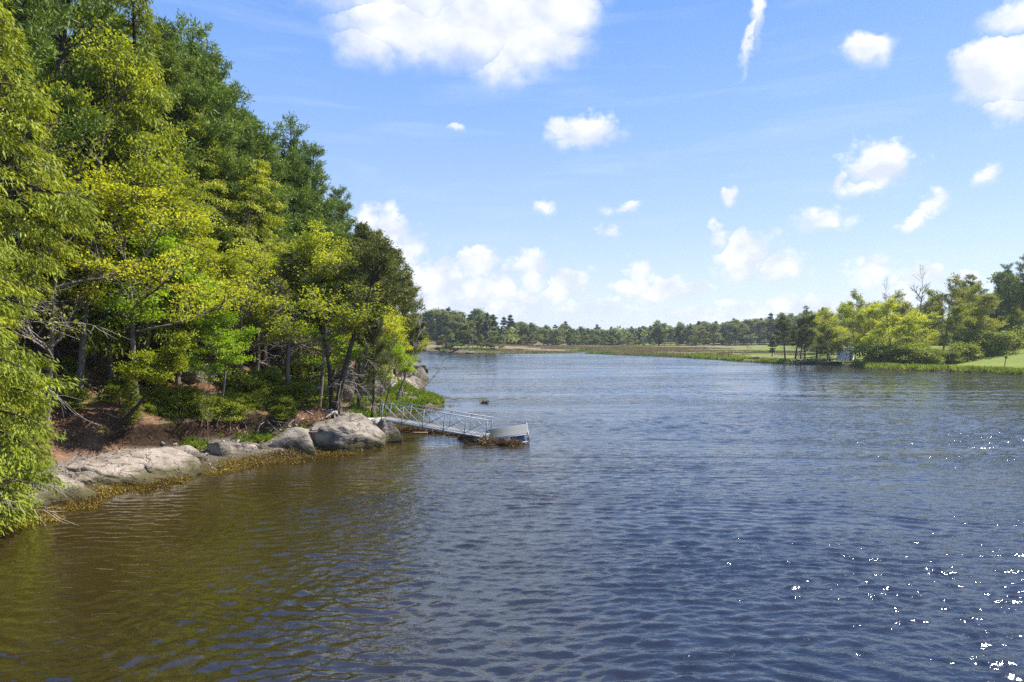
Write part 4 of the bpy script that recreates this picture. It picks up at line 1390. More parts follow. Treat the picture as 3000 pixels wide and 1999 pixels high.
rock('cliff_rock', 'tall dark grey cliff face behind the slender trunks', 1062, 66, (4.6, 4.2, 6.2), 2.5, 'rock_dark', 31, 0.2, (0, 0.1), 5, 'cliff', GC, cuts=12)
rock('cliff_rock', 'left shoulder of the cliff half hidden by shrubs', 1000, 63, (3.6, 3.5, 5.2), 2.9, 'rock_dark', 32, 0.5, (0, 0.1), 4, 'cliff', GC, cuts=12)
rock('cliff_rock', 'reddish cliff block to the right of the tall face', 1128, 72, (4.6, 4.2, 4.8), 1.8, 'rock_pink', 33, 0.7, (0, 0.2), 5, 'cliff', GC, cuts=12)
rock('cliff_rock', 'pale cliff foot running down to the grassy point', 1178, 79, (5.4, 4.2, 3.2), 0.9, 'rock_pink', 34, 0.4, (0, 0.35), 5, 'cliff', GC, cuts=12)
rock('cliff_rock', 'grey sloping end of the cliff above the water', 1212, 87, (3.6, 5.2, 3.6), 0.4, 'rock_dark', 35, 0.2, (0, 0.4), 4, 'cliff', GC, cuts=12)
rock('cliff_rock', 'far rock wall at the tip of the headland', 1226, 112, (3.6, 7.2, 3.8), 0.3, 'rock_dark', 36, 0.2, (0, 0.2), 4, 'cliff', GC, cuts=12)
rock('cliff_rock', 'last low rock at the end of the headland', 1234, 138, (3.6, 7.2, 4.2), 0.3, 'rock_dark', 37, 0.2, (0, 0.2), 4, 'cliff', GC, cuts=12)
for (px, py, s_, mt, sd_, lb) in [(582, 1112, (1.9, 1.5, 1.7), 'rock_pink', 41, 'pale rounded rock on the rusty slope below the tarpaulin'), (838, 1166, (1.5, 1.0, 1.0), 'rock_dark', 42, 'dark jagged rock with a pale top on the rusty slope'),
                                  (800, 1105, (1.4, 1.1, 1.5), 'rock', 43, 'grey rock among the shrubs on the slope'), (490, 1155, (0.9, 0.6, 0.35), 'rock', 44, 'small flat stone on the rusty slope'), (525, 1030, (0.9, 0.7, 0.6), 'rock', 45, 'small grey rock beside the blue tarpaulin'),
                                  (880, 1058, (2.0, 1.5, 1.6), 'rock_dark', 46, 'brown rock half hidden high on the slope')]:
    p = ground_hit(px, py)
    rock('slope_rock', lb, px, p[1], s_, p[2] + s_[2] * 0.15, mt, sd_, 0.4, (0.1, 0), 4, 'rock', GC)

# stones of the little beach, one object each; the smallest as one mass
st_m = [make_rock(60 + i, (1, 0.8, 0.6), M['stone'], 2) for i in range(5)]
rng = np.random.default_rng(21)
for k in range(70):
    px = rng.uniform(470, 900)
    py = np.interp(px, [470, 600, 760, 900], [1322, 1318, 1288, 1262]) + rng.uniform(-16, 26)
    p = ground_hit(px, py)
    s_ = rng.uniform(0.14, 0.38)
    o = obj('beach_stone', st_m[k % 5], None, (p[0], p[1], p[2] + s_ * 0.12), (rng.normal(0, .3), rng.normal(0, .3), rng.uniform(0, 6.3)))
    o.scale = (s_, s_, s_ * rng.uniform(0.8, 1.2))
    tag(o, 'loose grey-brown stone on the small beach under the undercut bank', 'stone', 'stones of the small beach')


def shore_points(n, ylo, yhi, dlo, dhi, rng):
    """random points on the left bank within a band of distance from the water's edge"""
    P = np.stack([rng.uniform(-34, -5, n), rng.uniform(ylo, yhi, n)], 1)
    d = polydist(P, SHORE)
    return P[(d > dlo) & (d < dhi)]


def stuff(name, V, Q, mat, label, cat):
    o = obj(name, mesh_from(name, V, Q, None, M[mat]))
    tag(o, label, cat, None, 'stuff')
    return o


def flakes(P, z, k, sp, ln, wd, rng, up):
    S = np.column_stack([P, z])
    return leaves(S, np.tile([[1.0, 0, 0]], (len(S), 1)), k, sp, ln, wd, rng, up, 0.0)


rng = np.random.default_rng(31)
P = shore_points(90000, 20, 43, -2.2, 0.8, rng)
d = polydist(P, SHORE)
nz = fbm(P[:, 0] * 0.9, P[:, 1] * 0.9, 3, 77)
keep = nz > (-0.02 + 0.22 * np.abs(d + 0.3) - 0.22 * (d > -0.9))
P = P[keep]
z = np.maximum(ground_z(P[:, 0], P[:, 1]), 0.0) + rng.uniform(0.01, 0.10, len(P))
P2 = shore_points(30000, 43, 84, -1.6, 0.4, rng)
P2 = P2[fbm(P2[:, 0] * 0.8, P2[:, 1] * 0.5, 3, 78) > 0.10]
z2 = np.maximum(ground_z(P2[:, 0], P2[:, 1]), 0.0) + 0.03
V, Q = flakes(np.concatenate([P, P2]), np.concatenate([z, z2]), 5, (0.12, 0.12, 0.03), 0.12, 0.035, rng, 0.6)
stuff('rockweed', V, Q, 'weed', 'golden brown rockweed draped along the waterline of the wooded bank', 'seaweed')

P = shore_points(46000, 24, 66, 2.2, 14, rng)
P = P[fbm(P[:, 0] * 0.6, P[:, 1] * 0.6, 3, 12) > -0.15]
z = ground_z(P[:, 0], P[:, 1]) + 0.02
V, Q = flakes(P, z, 3, (0.25, 0.25, 0.03), 0.11, 0.07, rng, 0.7)
stuff('leaf_litter', V, Q, 'litter', 'fallen brown leaves and needles scattered over the rusty slope', 'leaf litter')

P = shore_points(12000, 26, 46, 0.3, 3.4, rng)
z = ground_z(P[:, 0], P[:, 1]) + 0.01
V, Q = flakes(P, z, 1, (0.05, 0.05, 0.01), 0.12, 0.10, rng, 0.8)
o = obj('pebbles', mesh_from('pebbles', V, Q, None, M['stone']))
tag(o, 'fine pebbles and gravel between the shore rocks', 'pebbles', None, 'stuff')


# ---------------------------------------------------------------- grass
def blades(P, z, k, sp, h, w, rng, lean=0.35):
    S = np.repeat(np.column_stack([P, z]), k, 0)
    n = len(S)
    S[:, :2] += rng.normal(0, sp, (n, 2))
    a = np.column_stack([rng.normal(0, lean, (n, 2)), np.ones(n)])
    a /= np.linalg.norm(a, axis=1)[:, None]
    th = rng.uniform(0, 6.28, n)
    b = np.column_stack([np.cos(th), np.sin(th), np.zeros(n)])
    L = (h * rng.uniform(0.6, 1.25, n))[:, None]
    bend = np.column_stack([rng.normal(0, .25, (n, 2)), np.zeros(n)]) * L
    v = np.stack([S - b * w / 2, S + b * w / 2, S + a * L * .6 + b * w * .4, S + a * L + bend], 1)
    return v.reshape(-1, 3), np.arange(n * 4).reshape(-1, 4)


P = shore_points(22000, 50, 82, 0.3, 7.0, rng)
dd = polydist(P, SHORE)
P = P[(fbm(P[:, 0] * 0.4, P[:, 1] * 0.4, 3, 4) > -0.12 + 0.05 * (dd - 3)) & (P[:, 0] > -0.235 * P[:, 1])]
z = ground_z(P[:, 0], P[:, 1]) - 0.03
Va, Qa = blades(P, z, 5, 0.10, 0.46, 0.05, rng)
stuff('marsh_grass', Va, Qa, 'grass', 'bright green marsh grass covering the point behind the gangway', 'grass')
pts = []
for (px, py, rx, ry, n) in [(575, 1308, 34, 9, 170), (770, 1290, 55, 10, 330), (865, 1275, 34, 8, 150)]:
    for _ in range(n):
        pts.append(ground_hit(px + rng.normal(0, rx * .55), py + rng.normal(0, ry * .55)))
pts = np.array(pts)
Va, Qa = blades(pts[:, :2], pts[:, 2] - .02, 6, 0.07, 0.30, 0.035, rng, 0.5)
stuff('beach_grass', Va, Qa, 'grass', 'patches of short green grass between the beach stones', 'grass')


def far_band(n, dlo, dhi, xlo, xhi, ylo, yhi, rng):
    P = np.stack([rng.uniform(xlo, xhi, n), rng.uniform(ylo, yhi, n)], 1)
    d = polydist(P, FAR)
    return P[(d > dlo) & (d < dhi)]


P = far_band(60000, 0.2, 5.5, 40, 130, 95, 230, rng)
P = P[(fbm(P[:, 0] * 0.12, P[:, 1] * 0.12, 3, 4) > -0.25) & ((P[:, 0] / P[:, 1] < PD(2405, 1)) | (P[:, 0] / P[:, 1] > PD(2535, 1)))]
z = far_z(P[:, 0], P[:, 1]) - 0.05
Va, Qa = blades(P, z, 4, 0.3, 0.75, 0.16, rng)
stuff('bank_grass', Va, Qa, 'grass', 'long green grass fringing the right bank', 'grass')
P = far_band(70000, 0.2, 4.0, -60, 70, 200, 330, rng)
z = far_z(P[:, 0], P[:, 1]) - 0.05
Va, Qa = blades(P, z, 3, 0.4, 0.38, 0.25, rng)
stuff('marsh_edge_grass', Va, Qa, 'grass_dark', 'olive grass along the edge of the marsh', 'grass')
P = far_band(26000, 4, 120, -60, 110, 230, 430, rng)
P = P[fbm(P[:, 0] * 0.03, P[:, 1] * 0.08, 3, 14) > 0.0]
z = far_z(P[:, 0], P[:, 1]) - 0.05
Va, Qa = blades(P, z, 4, 0.8, 0.5, 0.45, rng)
stuff('dry_marsh_grass', Va, Qa, 'marsh', 'brown winter-dry grass over the flat marsh', 'grass')

# the wood on the rising ground far behind the marsh: one mass of crowns
for nm_, mt_, n_, kk_, seed_ in (('far_pinewood', 'farpine', 520, 3.2, 1), ('far_broadleaf_wood', 'farleaf', 700, 5.0, 2)):
    rg = np.random.default_rng(seed_)
    Dd = rg.uniform(455, 900, n_ * 2)
    Px = rg.uniform(1100, 3300, n_ * 2)
    Dd = np.where(Px > 2350, rg.uniform(300, 620, n_ * 2), np.where(Px < 1500, rg.uniform(390, 560, n_ * 2), Dd))[:n_]
    Px = Px[:n_]
    X_ = PD(Px, Dd)
    Z_ = far_z(X_, Dd)
    hh = rg.uniform(9, 15, n_) * np.interp(Px, [1200, 1500, 1800, 2300], [1.0, .8, .8, 1.0])
    cap = ZD(np.interp(Px, FSX + [2900], FSY + [900]) + rg.uniform(-3, 9, n_), Dd)
    Z_ = np.minimum(Z_, cap - 5)
    k_ = 90
    cc = np.repeat(np.column_stack([X_, Dd, Z_ + hh * 0.1]), k_, 0)
    u_ = rg.normal(0, 1, (len(cc), 3))
    u_ /= np.linalg.norm(u_, axis=1)[:, None]
    u_ *= rg.uniform(0.55, 1.0, (len(cc), 1))
    H_ = np.repeat(np.minimum(hh, cap - Z_), k_)
    up_ = (u_[:, 2] * .5 + .5)
    rad = kk_ * (np.sqrt(np.clip(1 - up_, 0.02, 1)) if 'pine' in nm_ else 1.0)
    cc[:, 0] += u_[:, 0] * rad
    cc[:, 1] += u_[:, 1] * rad
    cc[:, 2] += up_ * H_
    V_, Q_ = leaves(cc, np.tile([[1., 0, 0]], (len(cc), 1)), 1, (.2, .2, .2), 2.0, 1.3, rg, .45, 0.0)
    stuff(nm_, V_, Q_, mt_, 'distant wood rising behind the marsh, seen as one mass of crowns', 'woods')

# ---------------------------------------------------------------- undergrowth, dead wood, leaning and special trees
rng = np.random.default_rng(41)
for k in range(34):
    px, py = rng.uniform(690, 985), rng.uniform(1075, 1195)
    p = ground_hit(px, py)
    place_tree('shrub', 'shrub0', p[0], p[1], p[2] - 0.05, rng.uniform(0.8, 1.5), 'olive-green twiggy bush in the thicket ' + ('next to the twin dark trunks' if px > 900 else 'below the hidden grey rock' if px > 790 else 'uphill of the undercut bank') + (', upper part' if py < 1130 else ', lower part'), 'shrub', 'bushes of the slope thicket', None, 1.25)
for k in range(34):
    px = rng.uniform(400, 930)
    p = ground_hit(px, rng.uniform(1178, 1228))
    place_tree('shrub', 'shrub0', p[0], p[1], p[2] - 0.1, rng.uniform(0.45, 0.95), 'small brown-green bush hanging on the lip of the undercut bank ' + ('near the leaning trunk' if px < 560 else 'above the pointed rock' if px < 740 else 'near the big boulder'), 'shrub', 'bushes on the lip of the bank', None, 1.4)
for k in range(30):
    px, py = rng.uniform(180, 700), rng.uniform(1000, 1235)
    p = ground_hit(px, py)
    place_tree('shrub', 'shrub0', p[0], p[1], p[2] - 0.05, rng.uniform(0.4, 0.9), 'low green seedling bush ' + ('left of the leaning trunk' if px < 350 else 'around the pale slope rock' if px < 600 else 'above the undercut bank'), 'shrub', 'seedling bushes on the slope', None, 1.2)
proto('lean0', make_broadleaf(610, 6.5, 1.8, 0.66, 'maple', 'bark_dark', 0.85, 1.2, 6, lean=(1.1, 0.2), r0=0.15), 6.5)
proto('tallpitch', make_conifer(620, 13.5, 3.4, 0.50, 50, 'pitch', 'pitch', 'bark_dark', 1.15, 1.3, 16, 0.04), 13.5)
p = ground_hit(300, 1262)
place_tree('leaning_tree', 'lean0', p[0], p[1], p[2], 6.0, 'dark trunk leaning steeply to the right over the stony beach', 'tree', 'trees of the wooded hillside', 0.0)
p = ground_hit(410, 1208)
place_tree('maple_tree', 'maple0', p[0], p[1], p[2], 12.0, 'upright thick trunk crossing behind the leaning trunk', 'maple tree', 'trees of the wooded hillside', 1.0, 1.15)
p = ground_hit(985, 1207)
place_tree('pitch_pine', 'tallpitch', PD(985, 47.3), 47.3, 1.9, 13.2, 'right one of the twin dark trunks beside the big boulder', 'pitch pine', 'trees of the wooded hillside', 0.3, 1.1, (0.0, 0.17))
place_tree('pitch_pine', 'tallpitch', PD(972, 48.4), 48.4, 2.1, 11.5, 'left one of the twin dark trunks beside the big boulder', 'pitch pine', 'trees of the wooded hillside', 2.3, 1.0, (0.0, 0.12))
place_tree('slender_tree', 'pitch1', PD(1090, 50.5), 50.5, 1.3, 8.2, 'slender dark tree standing behind the gangway landing', 'tree', 'trees of the wooded hillside', 0.0, 0.8, (0, 0.13))
place_tree('slender_tree', 'bare0', PD(1112, 52.5), 52.5, 1.3, 6.5, 'thin bare sapling beside the slender dark tree', 'tree', 'trees of the wooded hillside', 1.0, 0.6, (0, 0.22))
place_tree('dead_tree', 'dead0', PD(1165, 64), 64, 1.6, 9.6, 'dead grey tree leaning right with a crooked bare top against the sky', 'dead tree', 'trees of the wooded hillside', 0.0, 0.8, (0, 0.33))
place_tree('dead_tree', 'dead0', PD(1180, 66), 66, 1.6, 5.5, 'short dead grey trunk at the base of the leaning dead tree', 'dead tree', 'trees of the wooded hillside', 2.0, 1.0, (0, 0.15))
place_tree('dead_tree', 'dead0', PD(1232, 80), 80, 0.8, 4.5, 'dead branch reaching out over the water at the headland', 'dead tree', 'trees of the wooded hillside', 0.0, 0.9, (0, 0.75))
for (a, b_, r_, lb) in [((1160, 1160), (1262, 1163), .10, 'weathered log lying across the grassy point'), ((1150, 1152), (1195, 1166), .12, 'short grey log below the cliff'), ((1120, 1140), (1165, 1160), .09, 'fallen branch propped below the cliff'),
                        ((590, 1165), (650, 1158), .05, 'dead branch lying on the rusty slope'), ((215, 1035), (300, 1038), .06, 'bleached fallen branch among the hemlocks')]:
    A, B = ground_hit(*a), ground_hit(*b_)
    mb = MB()
    mid = (A + B) / 2 + np.array([0, 0, 0.12])
    mb.tube([A + (0, 0, r_), mid, B + (0, 0, r_)], [r_, r_ * .9, r_ * .5], 7)
    mb.tube([mid, mid + np.array([0.25, 0.1, 0.45])], [r_ * .4, r_ * .15], 5)
    tag(obj('log', mb.mesh('log', M['bark_dead'], True)), lb, 'log', 'dead wood on the bank')
for k in range(22):
    A = ground_hit(rng.uniform(160, 930), rng.uniform(1090, 1225))
    mb = MB()
    a_ = rng.uniform(0, 3.14)
    pts_ = curve(A + (0, 0, 0.06), (math.cos(a_), math.sin(a_) * .4, 0.02), rng.uniform(0.9, 2.6), 6, rng, 0.25)
    g_ = ground_z(pts_[:, 0], pts_[:, 1])
    pts_[:, 2] = g_ + rng.uniform(0.03, 0.16)
    mb.tube(pts_, np.linspace(0.045, 0.012, 7), 5)
    mb.tube(curve(pts_[3], (rng.normal(0, 1), rng.normal(0, 1), 0.5), 0.5, 3, rng, 0.3), [.02, .014, .01, .006], 3)
    tag(obj('fallen_branch', mb.mesh('fallen_branch', M['bark_dead'])), 'grey fallen branch lying among the brown leaves of the slope', 'branch', 'fallen branches on the slope')
for k in range(16):
    px = rng.uniform(430, 930)
    py = np.interp(px, [430, 700, 930], [1228, 1232, 1225]) + rng.uniform(-6, 12)
    A = ground_hit(px, py)
    mb = MB()
    pts_ = curve(A + (0, 0, 0.1), (rng.normal(0.2, 0.8), -0.7, -0.25), rng.uniform(0.8, 2.0), 7, rng, 0.5, (0, 0, -0.3))
    mb.tube(pts_, np.linspace(0.035, 0.008, 8), 4)
    mb.tube(curve(pts_[3], (rng.normal(0, 1), -0.3, -0.5), 0.6, 4, rng, 0.4), [0.018, .015, .01, .008, .005], 3)
    tag(obj('exposed_root', mb.mesh('exposed_root', M['bark_dead'])), 'bare root hanging out of the undercut bank', 'root', 'roots of the undercut bank')
# roots that spread from the twin trunks
mb = MB()
A = np.array([PD(985, 47.2), 47.2, 2.0])
for k in range(6):
    a = math.radians(150 + k * 28)
    mb.tube(curve(A, (math.cos(a), math.sin(a), -0.05), rng.uniform(1.4, 2.8), 7, rng, 0.35, (0, 0, -0.12)), np.linspace(0.11, 0.015, 8), 5)
tag(obj('spreading_roots', mb.mesh('spreading_roots', M['bark_dead'])), 'tangle of grey roots spreading from the twin dark trunks over the rock', 'roots')

# ---------------------------------------------------------------- blue tarpaulin on the slope
p = ground_hit(524, 1030)
n = 16
X, Y = np.meshgrid(np.linspace(-0.95, 0.95, n), np.linspace(-0.6, 0.6, n))
Z = 0.42 * np.exp(-(X ** 2 * 1.4 + Y ** 2 * 3)) + 0.10 * fbm(X * 3 + 5, Y * 3, 3, 2) + 0.05
top = np.stack([X, Y, Z], -1).reshape(-1, 3)
i = np.arange(n - 1)[:, None] * n
j = np.arange(n - 1)[None, :]
Q = np.stack([i + j, i + j + 1, i + j + 1 + n, i + j + n], -1).reshape(-1, 4)
mb = MB()
mb.add(top, Q)
mb.add(top - (0, 0, 0.03), Q[:, ::-1])
tag(obj('tarpaulin', mb.mesh('tarpaulin', M['tarp']), None, tuple(p + (0, 0, 0.15)), (0.35, 0, 0.2)), 'crumpled blue tarpaulin lying on the wooded slope', 'tarpaulin')

# ---------------------------------------------------------------- gangway
GA = np.array([-9.05, 47.35, 1.42])      # near shore corner of the walkway, board level
GB = np.array([-1.78, 46.05, 0.42])      # near outer corner
e_ = empty('gangway', tuple(GA), 'aluminium gangway with cross-braced railings sloping down to the float', 'gangway')
ax = (GB - GA) / np.linalg.norm(GB - GA)
ay = np.cross((0, 0, 1), ax)
ay /= np.linalg.norm(ay)
az_ = np.cross(ax, ay)
GL, GW, GH = np.linalg.norm(GB - GA), 1.55, 1.12


def gp(u, v, w):
    return ax * u * GL + ay * v * GW + az_ * w


def gbar(name, a, b_, w, h=None, mat='alu'):
    mb_ = MB()
    mb_.bar(a, b_, w, h)
    return obj(name, mb_.mesh(name, M[mat]), e_)


for v in (0, 1):
    mb = MB()
    mb.tube([gp(-0.01, v, GH), gp(1.01, v, GH)], 0.034, 8)
    obj('handrail', mb.mesh('handrail', M['alu'], True), e_)
    gbar('stringer', gp(0, v, -0.07), gp(1, v, -0.07), 0.06, 0.13)
    for k in range(6):
        u = k / 5
        lo = -0.30 if 0 < k < 5 else -0.10
        gbar('post', gp(u, v + (0.03 if v else -0.03), lo), gp(u, v + (0.03 if v else -0.03), GH - 0.02), 0.055)
    for k in range(5):
        u0, u1 = k / 5, (k + 1) / 5
        gbar('diagonal_brace', gp(u0, v + 0.012, GH - 0.05), gp(u1, v + 0.012, -0.02), 0.035)
        gbar('diagonal_brace', gp(u0, v - 0.012, -0.02), gp(u1, v - 0.012, GH - 0.05), 0.035)
for k in range(6):
    u = min(max(k / 5, .005), .995)
    gbar('cross_beam', gp(u, 0.03, -0.12), gp(u, 0.97, -0.12), 0.05)
NP = 34
for k in range(NP):
    u = (k + 0.5) / NP
    mb = MB()
    mb.box(gp(u, 0.5, 0.0), (GL / NP - 0.018, GW - 0.14, 0.035), ax=[ax, ay, az_])
    obj('plank', mb.mesh('plank', M['deck_pale']), e_)
mb = MB()
mb.box(gp(-0.012, 0.5, -0.02), (0.12, GW, 0.03), ax=[ax, ay, az_])
obj('hinge_plate', mb.mesh('hinge_plate', M['alu']), e_)
for v in (0.06, 0.94):
    mb = MB()
    mb.tube([gp(0.995, v - 0.03, -0.17), gp(0.995, v + 0.03, -0.17)], 0.09, 12)
    obj('roller', mb.mesh('roller', M['wood_dark'], True), e_)

# concrete landing
e2 = empty('landing', (GA[0] - 0.6, GA[1] + 0.7, 0.9), 'concrete landing block at the shore end of the gangway', 'landing')
mb = MB()
mb.box((0.25, 0.1, 0.22), (0.75, 1.9, 0.5), rz=-0.15)
obj('block', mb.mesh('block', M['concrete']), e2)
mb = MB()
mb.box((-0.75, 0.15, 0.36), (1.2, 1.7, 0.14), rz=-0.1)
obj('slab', mb.mesh('slab', M['concrete']), e2)

# ---------------------------------------------------------------- float
c1, c2 = np.array([-1.86, 46.0, 0.22]), np.array([1.10, 46.0, 0.66])
c4 = np.array([-1.60, 49.7, 0.40])
fx = (c2 - c1) / np.linalg.norm(c2 - c1)
fyv = c4 - c1
fyv = fyv - fx * (fyv @ fx)
FWd = np.linalg.norm(fyv)
fy = fyv / FWd
fz = np.cross(fx, fy)
FL = np.linalg.norm(c2 - c1)
ef = empty('float', tuple(c1), 'grey-decked float tilted and half awash at the gangway end', 'float')


def fp(u, v, w):
    return fx * u * FL + fy * v * FWd + fz * w


def fbar(name, a, b_, w, h=None, mat='alu'):
    mb_ = MB()
    mb_.bar(a, b_, w, h)
    return obj(name, mb_.mesh(name, M[mat]), ef)


NB = 13
for k in range(NB):
    mb = MB()
    mb.box(fp(0.5, (k + 0.5) / NB, 0.0), (FL, FWd / NB - 0.02, 0.04), ax=[fx, fy, fz])
    obj('plank', mb.mesh('plank', M['deck']), ef)
for v in (0.005, 0.995):
    fbar('rail', fp(0.005, v, -0.07), fp(0.995, v, -0.07), 0.05, 0.09)
    fbar('rail', fp(0.005, v, -0.56), fp(0.995, v, -0.56), 0.05, 0.06)
for u in (0.005, 0.995):
    fbar('rail', fp(u, 0.02, -0.075), fp(u, 0.98, -0.075), 0.05, 0.08)
    fbar('rail', fp(u, 0.02, -0.565), fp(u, 0.98, -0.565), 0.05, 0.05)
    for a, b_ in ((0.03, 0.5), (0.5, 0.97)):
        fbar('truss_brace', fp(u, a, -0.10), fp(u, b_, -0.54), 0.03)
        fbar('truss_brace', fp(u, a, -0.54), fp(u, b_, -0.10), 0.03)
    for v in (0.005, 0.5, 0.995):
        fbar('corner_post', fp(u, v, -0.60), fp(u, v, -0.03 if v == 0.5 else 0.10), 0.06)
for a, b_ in ((0.02, 0.26), (0.26, 0.5), (0.5, 0.74), (0.74, 0.98)):
    fbar('truss_brace', fp(a, 0.006, -0.54), fp(b_, 0.006, -0.12), 0.03)
    fbar('truss_brace', fp(a, 0.994, -0.12), fp(b_, 0.994, -0.54), 0.03)
for u in (0.27, 0.74):
    for v in (0.2, 0.8):
        mb = MB()
        mb.box(fp(u, v, -0.34), (0.95, 0.9, 0.42), ax=[fx, fy, fz])
        obj('float_drum', mb.mesh('float_drum', M['blue']), ef)


# ---------------------------------------------------------------- wrack caught by the current
def wrack(name, pts, n, sp, ln, label):
    rng_ = np.random.default_rng(len(name) + n)
    pts = np.array(pts)
    s_ = rng_.uniform(0, len(pts) - 1.001, n)
    i_ = s_.astype(int)
    p_ = pts[i_] + (pts[i_ + 1] - pts[i_]) * (s_ - i_)[:, None]
    V_, Q_ = leaves(p_, np.tile([[0.9, 0.2, 0]], (n, 1)), 1, sp, ln, ln * 0.13, rng_, 0.5, 0.55)
    V_[:, 2] = np.maximum(V_[:, 2], -0.05)
    o_ = obj(name, mesh_from(name, V_, Q_, None, M['wrack']))
    tag(o_, label, 'wrack', None, 'stuff')


wrack('straw_wrack', [W(1350, 1283, .06), W(1390, 1287, .12), W(1420, 1292, .15), W(1440, 1298, .05)], 3600, (0.22, 0.22, 0.06), 0.36, 'matted straw and sticks caught under the lower end of the gangway')
wrack('straw_wrack', [W(1455, 1300, .05), W(1490, 1298, .16), W(1520, 1299, .05)], 1500, (0.13, 0.14, 0.05), 0.34, 'heap of straw caught against the near side of the float')
wrack('straw_wrack', [W(1180, 1262, .10), W(1230, 1264, .08), W(1290, 1268, .05), W(1350, 1277, .02)], 4200, (0.2, 0.16, 0.05), 0.40, 'thin raft of straw trailing from the shore to the gangway')
wrack('straw_wrack', [W(1408, 1181, .02), W(1424, 1181, .02)], 300, (0.12, 0.12, 0.03), 0.4, 'small clump of straw floating alone beyond the gangway')
mb = MB()
for k in range(14):
    p0 = W(rng.uniform(1350, 1440), rng.uniform(1282, 1296), rng.uniform(0.05, 0.3))
    mb.tube(curve(p0, (rng.normal(1, .5), rng.normal(0, .5), rng.normal(0, .15)), rng.uniform(0.5, 1.3), 4, rng, .25), [.025, .02, .016, .012, .006], 4)
o = obj('driftwood_sticks', mb.mesh('driftwood_sticks', M['wood_dark']))
tag(o, 'dark drift sticks tangled in the straw under the gangway', 'driftwood', None, 'stuff')
lg = MB()
lg.tube([W(1165, 1258, .15), W(1200, 1262, .1), W(1250, 1266, .08), W(1290, 1270, 0.02)], [.13, .12, .10, .05], 7)
tag(obj('log', lg.mesh('log', M['wood_dark'], True)), 'dark waterlogged log floating under the gangway', 'log', 'dead wood on the bank')

mb = MB()
r0_, r1_ = np.array([PD(868, 42.2), 42.2, ZD(1265, 42.2)]), np.array([PD(1252, 46.5), 46.5, ZD(1267, 46.5)])
r0_ = np.array([PD(868, 42.0), 42.0, 1.32])
r1_ = W(1252, 1269, .12)
tt = np.linspace(0, 1, 14)[:, None]
rp = r0_ + (r1_ - r0_) * tt
rp[:, 1] -= 1.3 * np.sin(tt[:, 0] * math.pi) ** 0.6
rp[:, 2] = np.array([ZD(1265 + 2 * q, y_) for q, y_ in zip(tt[:, 0], rp[:, 1])])
mb.tube(rp, 0.014, 6)
tag(obj('rope', mb.mesh('rope', M['rope'])), 'pale mooring rope stretched across the big boulder to the floating log', 'rope')

# ---------------------------------------------------------------- right bank: shed, docks, riprap, post
D0 = 172.0
sx, sz = PD(2490, D0), 0.92
es = empty('shed', (sx, D0, sz), 'small white shed with a dark red door at the edge of the water', 'shed', None, math.radians(45))
LW, LH = 3.2, 2.65


def part(name, mb_, mat, parent, smooth=False):
    return obj(name, mb_.mesh(name, M[mat], smooth), parent)


# local frame: the near corner is the origin; x runs to the right wall, y to the left wall
for nm, c, s_ in (('wall', (LW / 2, 0.04, LH / 2 - .05), (LW, 0.08, LH - .1)), ('wall', (0.04, LW / 2 + .04, LH / 2), (0.08, LW - .08, LH)),
                  ('wall', (LW - .04, LW / 2 + .04, LH / 2 - .15), (0.08, LW - .08, LH - .3)), ('wall', (LW / 2, LW - .04, LH / 2 - .05), (LW - .17, 0.076, LH - .1))):
    mb = MB()
    mb.box(c, s_)
    part(nm, mb, 'white', es)
for k in range(7):           # clapboards on both walls seen
    z_ = 0.2 + k * (LH - .3) / 7
    mb = MB()
    mb.box((LW / 2, -0.012, z_), (LW, 0.018, 0.30))
    mb.box((-0.012, LW / 2, z_), (0.018, LW, 0.30))
    part('clapboard', mb, 'white', es)
mb = MB()
mb.box((LW / 2, LW / 2, LH + .02), (LW + .5, LW + .5, 0.10), ax=[[math.cos(.06), 0, -math.sin(.06)], [0, 1, 0], [math.sin(.06), 0, math.cos(.06)]])
part('roof', mb, 'roofing', es)
mb = MB()
mb.box((0.72, -0.045, 1.0), (0.85, 0.05, 1.95))
dr = part('door', mb, 'door', es)
mb = MB()
mb.box((1.05, -0.09, 1.0), (0.05, 0.04, 0.14))
part('handle', mb, 'alu', dr)
mb = MB()
mb.box((-0.03, -0.03, LH / 2), (0.09, 0.09, LH - .05))
part('corner_board', mb, 'wood_dark', es)
for yy_ in (0.8, 2.6):
    mb = MB()
    mb.tube([(-0.10, yy_, 1.85), (-0.10, yy_, 1.7), (-0.10, yy_, 1.5), (-0.10, yy_, 1.42)], [0.03, 0.15, 0.15, 0.03], 10)
    o = obj('buoy', mb.mesh('buoy', M['wood_dark'], True), None, (sx, D0, sz), (0, 0, math.radians(45)))
    tag(o, 'dark buoy hanging on the white shed wall, %s' % ('near its corner' if yy_ < 1 else 'at the far end'), 'buoy', 'buoys on the shed')


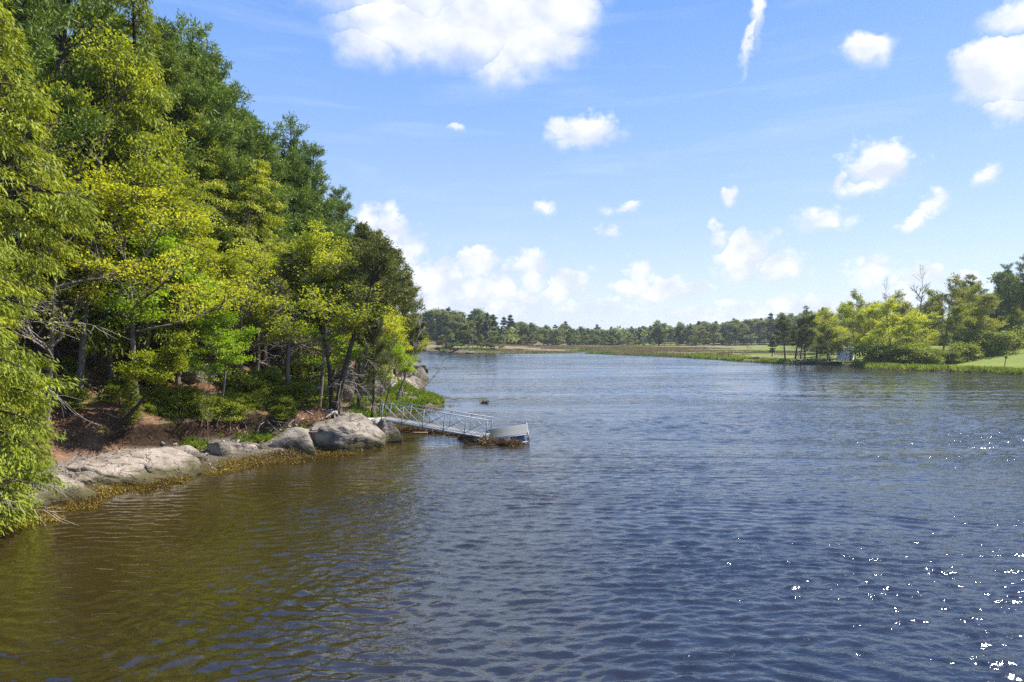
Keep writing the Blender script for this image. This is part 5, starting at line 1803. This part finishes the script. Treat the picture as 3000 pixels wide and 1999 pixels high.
def dock(px0, px1, D, z, depth, label, piles, rail=None):
    x0, x1 = PD(px0, D), PD(px1, D)
    e = empty('dock', (x0, D, z), label, 'dock', 'docks of the right bank')
    n_ = max(4, int((x1 - x0) / 0.35))
    for k in range(n_):
        mb_ = MB()
        mb_.box(((k + .5) * (x1 - x0) / n_, depth / 2, 0), ((x1 - x0) / n_ - 0.03, depth, 0.08))
        part('plank', mb_, 'wood', e)
    for k in range(piles):
        for yv in (0.1, depth - .1):
            mb_ = MB()
            mb_.tube([((k + .1) * (x1 - x0) / (piles - .8), yv, -z - 0.8), ((k + .1) * (x1 - x0) / (piles - .8), yv, -0.045)], 0.13, 7)
            part('pile', mb_, 'wood_dark', e)
    mb_ = MB()
    mb_.box(((x1 - x0) / 2, 0.06, -0.17), (x1 - x0, 0.1, 0.24))
    part('fascia', mb_, 'wood_dark', e)
    if rail:
        for k in range(rail):
            mb_ = MB()
            mb_.bar((k * (x1 - x0) / (rail - 1), 0.08, 0.045), (k * (x1 - x0) / (rail - 1), 0.08, 1.0), 0.09)
            part('post', mb_, 'wood_dark', e)
        mb_ = MB()
        mb_.bar((0, 0.08, 1.03), (x1 - x0, 0.08, 1.03), 0.08, 0.05)
        part('handrail', mb_, 'wood', e)


dock(2425, 2530, 168.5, 0.85, 3.0, 'low timber dock carrying the white shed', 6, 5)
dock(2354, 2378, 173, 0.75, 2.0, 'small dark timber pier left of the shed', 3, 3)
rr = [make_rock(80 + i, (1, .8, .7), M['rock'], 2) for i in range(4)]
rng = np.random.default_rng(51)
for k in range(34):
    px = rng.uniform(2312, 2440)
    D = 176 + rng.uniform(-2, 3)
    s_ = rng.uniform(0.6, 1.3)
    o = obj('riprap_rock', rr[k % 4], None, (PD(px, D), D, 0.75 + rng.uniform(0, 0.5)), (0, 0, rng.uniform(0, 6)))
    o.scale = (s_,) * 3
    tag(o, 'grey stone in the riprap bank left of the white shed', 'rock', 'riprap stones left of the shed')
for k in range(16):
    px = rng.uniform(1345, 1480)
    D = np.interp(px, [1345, 1480], [281, 283]) + rng.uniform(-1, 4)
    s_ = rng.uniform(1.2, 3.6)
    o = obj('ledge_rock', rr[k % 4], None, (PD(px + 22, D), D, 0.35), (0, 0, rng.uniform(0, 6)))
    o.scale = (s_ * 1.4, s_, s_ * 0.55)
    o.data = rr[k % 4]
    tag(o, 'pale rock of the low ledge at the foot of the small wooded point', 'rock', 'ledge rocks of the small point')
# post with a box, leaning, and a log seat on the lawn edge
p = np.array([PD(2942, 140), 140.0, 0])
p[2] = far_z(p[0], p[1])[0]
ep = empty('post_with_box', tuple(p), 'leaning post with a small box on top at the right shore', 'post')
mb = MB()
mb.bar((0, 0, -.3), (0.35, 0, 1.7), 0.12)
part('post', mb, 'wood', ep)
mb = MB()
mb.box((0.38, 0, 1.9), (0.35, 0.3, 0.4))
part('box', mb, 'wood_dark', ep)
A = np.array([PD(2705, 152), 152.0, 0])
A[2] = far_z(A[0], A[1])[0]
eb = empty('bench', tuple(A), 'low grey wooden bench under the golden oaks by the shore', 'bench')
mb = MB()
mb.box((1.5, 0, 0.45), (3.0, 0.4, 0.08))
part('seat', mb, 'wood', eb)
for xx in (0.3, 2.7):
    mb = MB()
    mb.box((xx, 0, 0.2), (0.12, 0.35, 0.41))
    part('leg', mb, 'wood', eb)

# ---------------------------------------------------------------- the light haze of the far shore
hm = bpy.data.materials.new('haze')
hm.use_nodes = True
hm.node_tree.nodes.clear()
ho = hm.node_tree.nodes.new('ShaderNodeOutputMaterial')
hv = hm.node_tree.nodes.new('ShaderNodeVolumePrincipled')
hv.inputs['Color'].default_value = (0.80, 0.88, 1.0, 1)
hv.inputs['Density'].default_value = 0.00015
hv.inputs['Anisotropy'].default_value = 0.3
hm.node_tree.links.new(hv.outputs[0], ho.inputs['Volume'])
mb = MB()
mb.box((0, 5990, 24), (26000, 14000, 56))
tag(obj('haze', mb.mesh('haze', hm)), kind='stuff')
